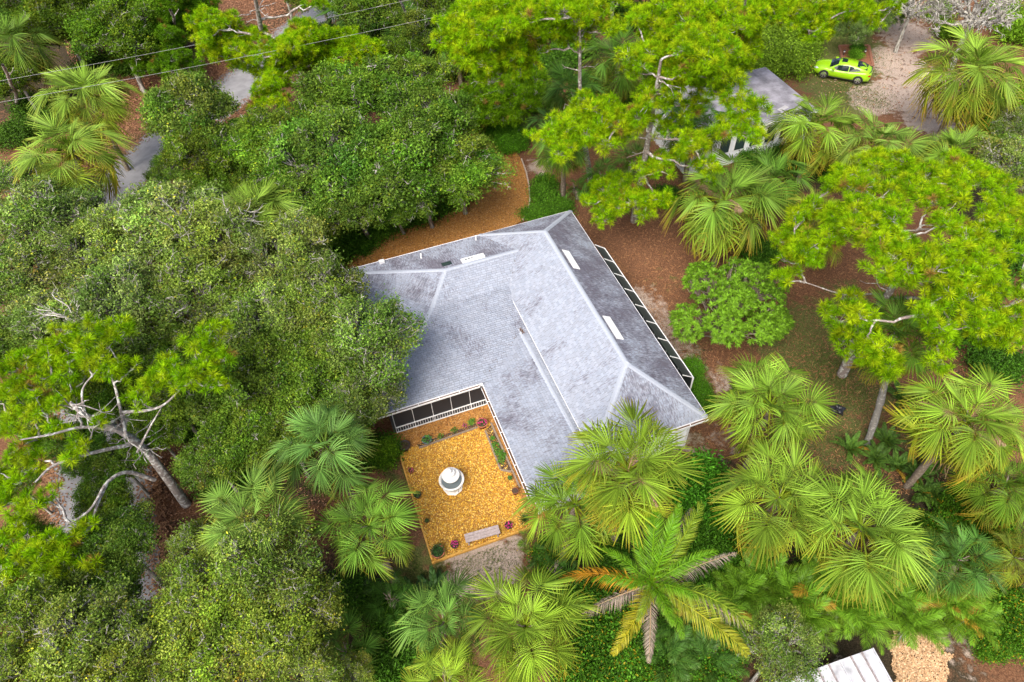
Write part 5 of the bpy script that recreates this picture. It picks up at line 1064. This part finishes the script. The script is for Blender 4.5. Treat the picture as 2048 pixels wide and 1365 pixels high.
for i, (x, y, r) in enumerate(((862, 450, .14), (878, 495, .24), (900, 540, .30), (915, 590, .30), (930, 560, .22))): bed_plant(x, y, r, 130, .09, 'leafy green plant filling the bed beside the house', (.10, .25, .035)) ; bpy.data.objects[-1] if False else None
for o in C.objects:
    if o.get('label') == 'leafy green plant filling the bed beside the house': o['group'] = 'plants in the side bed'
# spiky plant by the lower right corner
sp = zc2(1070, 985); e = empty('spiky_plant', (sp[0], sp[1], 0), 0, 'spiky strap-leaved plant in the right corner of the courtyard', 'garden plant')
g = np.random.default_rng(5); v, q, k0 = [], [], 0
for i in range(46):
    a = i*2.4; el = R_(80-60*i/46); L = g.uniform(.4, .6); d = np.array([math.cos(a)*math.cos(el), math.sin(a)*math.cos(el), math.sin(el)]); s_ = np.array([-math.sin(a), math.cos(a), 0])*.018; m = d*L*.55; t = d*L-[0, 0, .12*L]
    v += [-s_*.6+[0, 0, .1], s_*.6+[0, 0, .1], m+s_+[0, 0, .1], t+[0, 0, .1], m-s_+[0, 0, .1]]; q += [(k0, k0+1, k0+2, k0+4)]; k0 += 5
tri = np.arange(46)*5; link('leaves', mesh_np('leaves', v, [np.array(q), np.stack([tri+4, tri+2, tri+3], -1)], M_SHRUB, np.tile((.09, .17, .04), (len(v), 1))), e)
# fountain
fc = at(906, 975, 0); fo = empty('fountain', (fc[0], fc[1], .02), .3, 'white tiered stone fountain in the middle of the courtyard mulch', 'fountain'); fo.scale = (1.13,)*3
b = MB(); b.lathe([(.0, 0), (.44, 0), (.45, .05), (.39, .09), (.36, .16), (.40, .34), (.42, .42), (.38, .46)], 8); b.build('pedestal', M_STONE, fo)
b = MB(); b.lathe([(.36, .44), (.46, .5), (.535, .60), (.555, .68), (.545, .71), (.48, .71), (.455, .66), (.40, .58), (.0, .56)], 32); b.build('lower_basin', M_STONE, fo, True)
b = MB(); b.lathe([(.445, .635), (.0, .636)], 32); b.build('water', M_BASIN, fo)
b = MB(); b.lathe([(.16, .56), (.11, .66), (.10, .78), (.14, .86)], 16); b.build('column', M_STONE, fo, True)
b = MB(); b.lathe([(.12, .85), (.27, .90), (.36, .98), (.385, 1.05), (.37, 1.075), (.31, 1.06), (.22, 1.04), (.0, 1.03)], 28); b.build('upper_bowl', M_STONE, fo, True)
b = MB(); b.lathe([(.13, 1.03), (.09, 1.10), (.10, 1.18), (.19, 1.23), (.205, 1.28), (.17, 1.29), (.06, 1.29), (.05, 1.34), (.085, 1.40), (.085, 1.45), (.04, 1.50), (0, 1.52)], 20); b.build('finial', M_STONE, fo, True)
b = MB(); q = [(.415*math.cos(a), .415*math.sin(a), z) for a, z in ((-1.2, .1), (-1.2, .3), (-1.1, .44), (-1.05, .56))]; q[2] = (.46*math.cos(-1.1), .46*math.sin(-1.1), .46); b.tube(q, .01, 5); b.build('power_cord', M_DARKPOT, fo)
# bench
p0, p1 = zc2(683, 1098, .42), zc2(905, 1035, .42); bc = (p0+p1)/2; L = np.linalg.norm(p1-p0); be = empty('bench', (bc[0], bc[1], 0), math.atan2(p1[1]-p0[1], p1[0]-p0[0]), 'weathered grey plank bench at the lower edge of the courtyard mulch', 'bench')
for i, y_ in enumerate((-.15, 0, .15)):
    b = MB(); b.box((-L/2, y_-.068, .40), (L/2, y_+.068, .44)); b.build('seat_plank', M_WOOD, be)
for x_ in (-L/2+.12, L/2-.12):
    b = MB(); b.box((x_-.04, -.2, .335), (x_+.04, .2, .398)); b.build('bearer', M_WOOD, be)
    for y_ in (-.15, .15): b = MB(); b.box((x_-.035, y_-.035, 0), (x_+.035, y_+.035, .333)); b.build('leg', M_WOOD, be)
b = MB(); b.box((-L/2+.165, -.02, .15), (L/2-.165, .02, .21)); b.build('stretcher', M_WOOD, be)
# stone edging of the drive
ed = [at(x, y) for x, y in ((1043, 320), (1052, 345), (1058, 372), (1060, 400), (1057, 425), (1046, 442))]
ee = empty('driveway_edging', ed[2], 0, 'thin pale edging along the right side of the driveway mulch', 'edging')
for i in range(5): b = MB(); b.bar(ed[i]-ed[2]+[0, 0, .06], (ed[i+1]-ed[2])*.985+ed[i]*0+[0, 0, .06], .09, .14); b.build('edging_stone', plain('edging', (.42, .34, .27), .9, noise=.3), ee) if i == 0 else b.build('edging_stone', MATS['edging'], ee)

# ------------------------------------------------------------------ little building by the drive
su, sv_ = uv(1638, 222, 2.9); nu, nv = uv(1531, 135, 2.9); wu = uv(1385, 290, 2.9)[0]
su = (su+nu)/2; sc_ = ((su+wu)/2, (sv_+nv)/2)
shed = empty('outbuilding', wp(*sc_), YAW, 'little white-sided building with a flat grey patched roof', 'building')
sl_ = lambda u, v, z: np.array([u-sc_[0], v-sc_[1], z])
M_MEMBRANE = plain('grey_membrane', (.19, .185, .215), .85, noise=.6, nscale=1.1)
b = MB(); b.box(sl_(wu+.25, sv_+.3, -.1), sl_(su-.25, nv-.3, 2.75)); sw = b.build('wall', M_SIDING, shed)
b = MB(); b.box(sl_(wu, sv_, 2.76), sl_(su, nv, 2.92)); sr = b.build('roof', M_WHITE, shed)
nr = 5
for i in range(nr):                                               # membrane sheets, lapped
    v0 = sv_+.02+(nv-sv_-.04)*i/nr; v1 = sv_+.02+(nv-sv_-.04)*(i+1)/nr-.012
    b = MB(); b.box(sl_(wu+.02, v0, 2.924), sl_(su-.02, v1, 2.936+.004*(i % 2)), (rnd.uniform(.8, 1.1),)*3); b.build('membrane_sheet', M_MEMBRANE, sr)
M_PATCH = plain('roof_patch', (.34, .335, .35), .8, noise=.2, nscale=3)
for du, dv, a, w1, l1 in ((-2.2, 1.2, .3, .9, .35), (-3.0, 2.0, -.2, .7, .5), (-1.2, .8, .1, .6, .3), (-2.6, .6, .6, .5, .4)):
    b = MB(); b.box((-w1/2, -l1/2, 0), (w1/2, l1/2, .006)); b.build('roof_patch', M_PATCH, sr, loc=sl_(su+du, sv_+dv, 2.945), rot=(0, 0, a))
siding(wu+.25, sv_+.296, su-.25, sv_+.296, .05, 1.0, sw, sc_)
for i in range(6):
    u0 = su-.55-i*1.25
    if u0-1.0 < wu+.3: break
    b = MB(); b.box(sl_(u0-.95, sv_+.24, 1.05), sl_(u0, sv_+.298, 2.45)); f_ = b.build('window', M_WHITE, shed); b = MB(); b.box(sl_(u0-.87, sv_+.226, 1.13), sl_(u0-.08, sv_+.238, 2.37)); b.build('pane', M_GLASS, f_)
b = MB(); b.box(sl_(wu+.2, sv_+.24, 0), sl_(wu+.3, sv_+.34, 2.7)); b.build('corner_board', M_WHITE, shed); b = MB(); b.box(sl_(su-.3, sv_+.24, 0), sl_(su-.2, sv_+.34, 2.7)); b.build('corner_board', M_WHITE, shed)

# white standing-seam roof at the lower edge
c0, c1 = at(1745, 1297, 2.5), at(1520, 1378, 2.5); dirx = unit(c1-c0); dirx[2] = 0; diry = np.array([-dirx[1], dirx[0], 0]); 
if diry[1] > 0: diry = -diry
mr_ = empty('metal_roofed_shed', (*((c0+c1)/2+diry*1.6)[:2], 0), 0, 'small shed with a rust-streaked white ribbed metal roof', 'shed'); o3 = np.array([*((c0+c1)/2+diry*1.6)[:2], 0])
M_METAL = plain('white_metal', (.40, .41, .44), .5, noise=.35, nscale=2.4); M_RIB = plain('metal_rib', (.22, .19, .19), .6, noise=.4, nscale=6)
Lx = np.linalg.norm(c1-c0); n = 10
for i in range(n):
    a = c0+dirx*(Lx*i/n+.01)-o3; d_ = dirx*(Lx/n-.02); z_ = np.array([0, 0, .03]); e_ = diry*3.4-np.array([0, 0, .35])
    b = MB(); b.add([a, a+d_, a+d_+e_, a+e_, a-z_, a+d_-z_, a+d_+e_-z_, a+e_-z_], [(0, 1, 2, 3), (7, 6, 5, 4), (0, 4, 5, 1), (1, 5, 6, 2), (2, 6, 7, 3), (3, 7, 4, 0)]); b.build('roof_panel', M_METAL, mr_)
    b = MB(); b.bar(a+[0, 0, .035], a+e_+[0, 0, .035], .05, .075); b.build('seam', M_RIB if i % 3 else M_METAL, mr_)
b = MB(); w0 = c0+dirx*.2+diry*.2-o3; w1 = dirx*(Lx-.4); w2 = diry*3.0
b.add([np.array([*(p[:2]), z]) for z in (-.1, 2.06) for p in (w0, w0+w1, w0+w1+w2, w0+w2)], [(0, 1, 5, 4), (1, 2, 6, 5), (2, 3, 7, 6), (3, 0, 4, 7)]); b.build('wall', M_SIDING, mr_)

# ------------------------------------------------------------------ car
rw, fw = at(1712, 168, .0), at(1645.5, 155.5, .0); hd = unit(fw-rw); left = np.array([-hd[1], hd[0], 0])
if left[1] > 0: left = -left                                       # near side of the car
cc_ = (rw+fw)/2-left*.78
car = empty('car', (cc_[0], cc_[1], 0), math.atan2(hd[1], hd[0]), 'lime green two-door coupe parked on the grass by the sandy drive', 'car')
M_PAINT = plain('lime_paint', (.27, .52, .008), .25, spec=.5, coat=.6); M_CARGLASS = plain('car_glass', (.012, .022, .026), .05, spec=.7); M_TYRE = plain('tyre', (.02, .02, .02), .8); M_RIM = plain('rim', (.5, .5, .5), .3, metal=.8); M_TRIM = plain('black_trim', (.02, .02, .022), .4); M_RED = plain('tail_light', (.35, .01, .01), .2); M_LAMP = plain('head_light', (.6, .62, .65), .1)
# stations: x, half width at sill, half width at belt, z bottom, z shoulder, z deck (centre)
ST = [(-2.23, .60, .62, .42, .72, .82), (-2.12, .78, .76, .30, .86, 1.00), (-1.75, .86, .83, .24, .95, 1.07), (-1.2, .89, .85, .22, .90, .99), (-.5, .89, .86, .20, .84, .88), (.3, .89, .86, .20, .82, .86), (.9, .89, .85, .20, .83, .91), (1.35, .89, .83, .22, .84, .92), (1.8, .86, .78, .24, .76, .84), (2.1, .76, .66, .28, .66, .72), (2.25, .55, .5, .36, .56, .58)]
sec = []
for x, ws, wb, zb, zs, zd in ST:
    sec.append([(x, -ws*.9, zb), (x, -ws, zb+.16), (x, -ws*1.0, zb+.34 if zb+.34 < zs else zs-.04), (x, -wb*1.02, zs-.02), (x, -wb*.93, zs+(zd-zs)*.45), (x, -wb*.55, zd-.015), (x, 0, zd), (x, wb*.55, zd-.015), (x, wb*.93, zs+(zd-zs)*.45), (x, wb*1.02, zs-.02), (x, ws, zb+.34 if zb+.34 < zs else zs-.04), (x, ws, zb+.16), (x, ws*.9, zb)])
sv = np.array(sec); m = sv.shape[1]; b = MB(); ff = [(i*m+k, (i+1)*m+k, (i+1)*m+k+1, i*m+k+1) for i in range(len(ST)-1) for k in range(m-1)]+[(i*m+m-1, (i+1)*m+m-1, (i+1)*m, i*m) for i in range(len(ST)-1)]
ff += [tuple(range(m)), tuple(range((len(ST)-1)*m, len(ST)*m))[::-1]]
b.add(sv.reshape(-1, 3), ff); b.build('body', M_PAINT, car, True)
# cabin: belt line -> roof, a smooth arc with sloping tail
CA = [(1.05, .74, .92, .92), (.45, .80, .86, 1.27), (.1, .82, .85, 1.37), (-.4, .82, .86, 1.39), (-.9, .79, .93, 1.33), (-1.4, .72, 1.03, 1.22), (-1.85, .62, 1.05, 1.08)]
cs = []
for x, wb, z0, z1 in CA:
    h = z1-z0; cs.append([(x, -wb, z0-.04), (x, -wb+.12*h/.4, z0+h*.62), (x, -wb+.22*min(1, h/.4)-.0, z0+h*.93), (x, 0, z1+.012), (x, wb-.22*min(1, h/.4), z0+h*.93), (x, wb-.12*h/.4, z0+h*.62), (x, wb, z0-.04)])
cs = np.array(cs); m = 7; b = MB(); b.add(cs.reshape(-1, 3), [(i*m+k, (i+1)*m+k, (i+1)*m+k+1, i*m+k+1) for i in range(len(CA)-1) for k in range(m-1)]); b.build('cabin', M_PAINT, car, True)
def lerp(a, b_, t): return np.array(a)+(np.array(b_)-np.array(a))*t
def glass(name, pts, lift, mat=M_CARGLASS):
    b = MB(); P = np.array(pts)+np.array(lift); b.add(P, [tuple(range(len(P)))]); return b.build(name, mat, car)
up_ = (.012, 0, .016)
glass('windscreen', [lerp(cs[0][1], cs[0][5], .02), cs[1][2]*[1, .96, 1], cs[1][3], cs[0][3]], (.02, 0, .022)); glass('windscreen', [cs[0][3], cs[1][3], cs[1][4]*[1, .96, 1], lerp(cs[0][1], cs[0][5], .98)], (.02, 0, .022))
bk = [cs[4][2]*[1, .92, 1]+[-.06, 0, -.01], cs[5][2]*[1, .95, 1], cs[6][1]*[1, .9, 1]+[.06, 0, .015]]
for sg in (1, -1): glass('rear_window', [p*[1, sg, 1] for p in bk]+[cs[6][3]+[.08, 0, .0], cs[5][3], cs[4][3]+[-.06, 0, -.01]], (-.008, 0, .022))
for sg in (1, -1):
    S = lambda i, t: lerp(cs[i][0 if sg < 0 else 6], cs[i][2 if sg < 0 else 4], t)+np.array([0, .026*sg, .006])
    b = MB(); P = [S(0, .4)+[-.2, 0, .02], S(1, .12), S(2, .12), S(3, .12), S(3, .86), S(2, .86), S(1, .86)]; b.add(P, [(0, 1, 6), (1, 2, 5, 6), (2, 3, 4, 5)]); b.build('side_window', M_CARGLASS, car)
    b = MB(); P = [S(3, .12)+[-.07, 0, 0], S(4, .16), S(5, .34), S(4, .8), S(3, .86)+[-.07, 0, 0]]; b.add(P, [(0, 1, 3, 4), (1, 2, 3)]); b.build('side_window', M_CARGLASS, car)
b = MB(); b.box((-.15, -.3, 1.375), (.27, .3, 1.398)); b.build('sunroof', M_CARGLASS, car)
b = MB(); b.tube([(-2.02, -.66, .96), (-2.13, -.45, 1.05), (-2.16, 0, 1.07), (-2.13, .45, 1.05), (-2.02, .66, .96)], .03, 6); b.build('spoiler', M_TRIM, car)
wh = MB(); a_ = np.linspace(0, 2*math.pi, 24, endpoint=False)
def wheel_lathe(prof, mat, name, parent):
    b = MB(); n_ = 24; v = np.array([[r*math.cos(t), y, r*math.sin(t)] for r, y in prof for t in a_]); b.add(v, [(i*n_+k, i*n_+(k+1) % n_, (i+1)*n_+(k+1) % n_, (i+1)*n_+k) for i in range(len(prof)-1) for k in range(n_)]); return b.build(name, mat, parent)
for x_ in (-1.35, 1.35):
    for sg in (1, -1):
        b = MB(); n_ = 24; pr = [(.235, .11), (.31, .115), (.33, .09), (.33, -.09), (.31, -.115), (.1, -.115)]
        v = np.array([[r*math.cos(t), y*sg, r*math.sin(t)] for r, y in pr for t in a_]); b.add(v, [(i*n_+k, i*n_+(k+1) % n_, (i+1)*n_+(k+1) % n_, (i+1)*n_+k) for i in range(5) for k in range(n_)])
        wo_ = b.build('wheel', M_TYRE, car, loc=(x_, sg*.80, .33)); b = MB()
        for k in range(5):
            t = k*2*math.pi/5; b.bar((0, .10*sg, 0), (.23*math.cos(t), .10*sg, .23*math.sin(t)), .07, .03, up=(0, 1, 0))
        b.add([(.235*math.cos(t), .085*sg, .235*math.sin(t)) for t in a_]+[(.20*math.cos(t), .10*sg, .20*math.sin(t)) for t in a_], [(k, (k+1) % 24, 24+(k+1) % 24, 24+k) for k in range(24)]); b.build('rim', M_RIM, wo_)
        b = MB(); v = [(x_+.40*math.cos(t), sg*.897, .33+.40*math.sin(t)) for t in np.linspace(-.1, math.pi+.1, 14)]+[(x_+.33*math.cos(t), sg*.900, .33+.33*math.sin(t)) for t in np.linspace(-.1, math.pi+.1, 14)]; b.add(v, [(k, k+1, 15+k, 14+k) for k in range(13)]); b.build('wheel_arch', M_TRIM, car)
for sg in (1, -1):
    b = MB(); b.box((.62, sg*.98-.09, .93), (.82, sg*.98+.09, 1.05)); b.build('mirror', M_PAINT, car)
    b = MB(); b.add([(2.0, sg*.74, .66), (2.16, sg*.62, .60), (2.2, sg*.45, .60), (2.05, sg*.5, .72), (1.85, sg*.78, .73)], [(0, 1, 2, 3, 4)]); b.build('headlight', M_LAMP, car).location = (.02, .02*sg, .03)
    b = MB(); b.add([(-2.0, sg*.815, .74), (-2.0, sg*.80, .88), (-2.16, sg*.72, .88), (-2.19, sg*.70, .74)], [(0, 1, 2, 3)]); b.build('tail_light', M_RED, car).location = (-.01, .03*sg, .01)
    b = MB(); b.box((-1.0, sg*.905-.01, .23), (1.0, sg*.905+.01, .29)); b.build('sill_trim', M_TRIM, car)
    b = MB(); b.box((-.45, sg*.895-.012, .80), (-.28, sg*.895+.012, .825)); b.build('door_handle', M_PAINT, car)
b = MB(); b.box((2.1, -.55, .34), (2.27, .55, .46)); b.build('grille', M_TRIM, car); b = MB(); b.box((-2.26, -.6, .36), (-2.1, .6, .50)); b.build('rear_bumper_trim', M_TRIM, car)

# planting bed with brick edging behind the car
M_BRICK = plain('edging_brick', (.24, .105, .065), .9, noise=.3, nscale=5)
bp_ = [at(x, y) for x, y in ((1678, 93), (1737, 92), (1746, 133), (1686, 126))]; bcn = sum(bp_)/4
pb = empty('planting_bed', bcn, 0, 'rectangular planting bed edged with red bricks behind the green car', 'planting bed')
b = MB(); b.add([p-bcn+[0, 0, .03] for p in bp_], [(3, 2, 1, 0)]); b.build('bed_soil', plain('rust_mulch', (.20, .075, .035), .95, noise=.5, nscale=9), pb)
bm_ = MB(); bm_.box((-.10, -.10, -.03), (.10, .10, .10)); brm = bm_.mesh('brick', M_BRICK)
for i in range(4):
    p, q = bp_[i], bp_[(i+1) % 4]; n = int(np.linalg.norm(q-p)/.23)
    for k in range(n): link('brick', brm, pb, p+(q-p)*(k+.5)/n-bcn, (0, 0, math.atan2(q[1]-p[1], q[0]-p[0])+rnd.gauss(0, .06)))
shrub(1712, 108, 14, .6, 'bright green plant in the brick-edged bed behind the car', None, SHRUB[2], (1.2, 1.4, .8, 1)); shrub(1716, 94, 12, .6, 'darker plant at the back of the brick-edged bed', None, SHRUB[1], (.6, .9, .6, 1))
for px, py, lb in ((1686, 112, 'black garden lantern at the left of the brick-edged bed'), (1728, 111, 'black garden lantern at the right of the brick-edged bed')):
    p = at(px, py); e = empty('garden_lantern', (p[0], p[1], 0), 0, lb, 'lantern'); b = MB(); b.lathe([(.03, 0), (.03, .3), (.09, .32), (.09, .34)], 8); b.build('post', M_TRIM, e); b = MB(); b.lathe([(.07, .34), (.08, .48), (0, .48)], 8); b.build('glass', M_LAMP, e); b = MB(); b.lathe([(.12, .481), (.02, .56), (0, .56)], 8); b.build('cap', M_TRIM, e)
# black bags
def bag(px, py, r, label):
    p = at(px, py); bm = bmesh.new(); bmesh.ops.create_icosphere(bm, subdivisions=3, radius=r)
    for v in bm.verts:
        n_ = 1+.18*math.sin(v.co.x*19+v.co.z*13)+.14*math.sin(v.co.y*23+v.co.x*7); v.co *= n_; v.co.z = v.co.z*.7
        if v.co.z > r*.5: v.co.x *= .7; v.co.y *= .7
        v.co.z = max(v.co.z, -r*.45)+r*.45
    me = bpy.data.meshes.new('bag'); bm.to_mesh(me); bm.free(); me.materials.append(plain('black_bag', (.015, .015, .018), .35) if 'black_bag' not in MATS else MATS['black_bag'])
    tag(link('rubbish_bag', me, None, (p[0], p[1], -.04)), label, 'rubbish bag')
bag(1674, 822, .33, 'crumpled black rubbish bag lying on the lawn'); bag(1886, 1252, .25, 'black bag at the foot of the feather-leaved hedge')
# overhead wires
M_WIRE = plain('wire', (.30, .30, .31), .5)
for i, (a, b_, lb) in enumerate((((-120, 183), (880, -14), 'upper power line crossing in front of the roadside pine'), ((-120, 226), (1000, 6), 'lower power line crossing above the road'))):
    p, q = at(*a, 8.5), at(*b_, 8.5); t = np.linspace(0, 1, 30); pts = p+(q-p)*t[:, None]; pts[:, 2] -= 1.0*4*t*(1-t)*.25
    T = Tubes(); T.add(pts, .010, 5); tag(link('power_line', T.mesh('power_line', M_WIRE)), lb, 'power line')
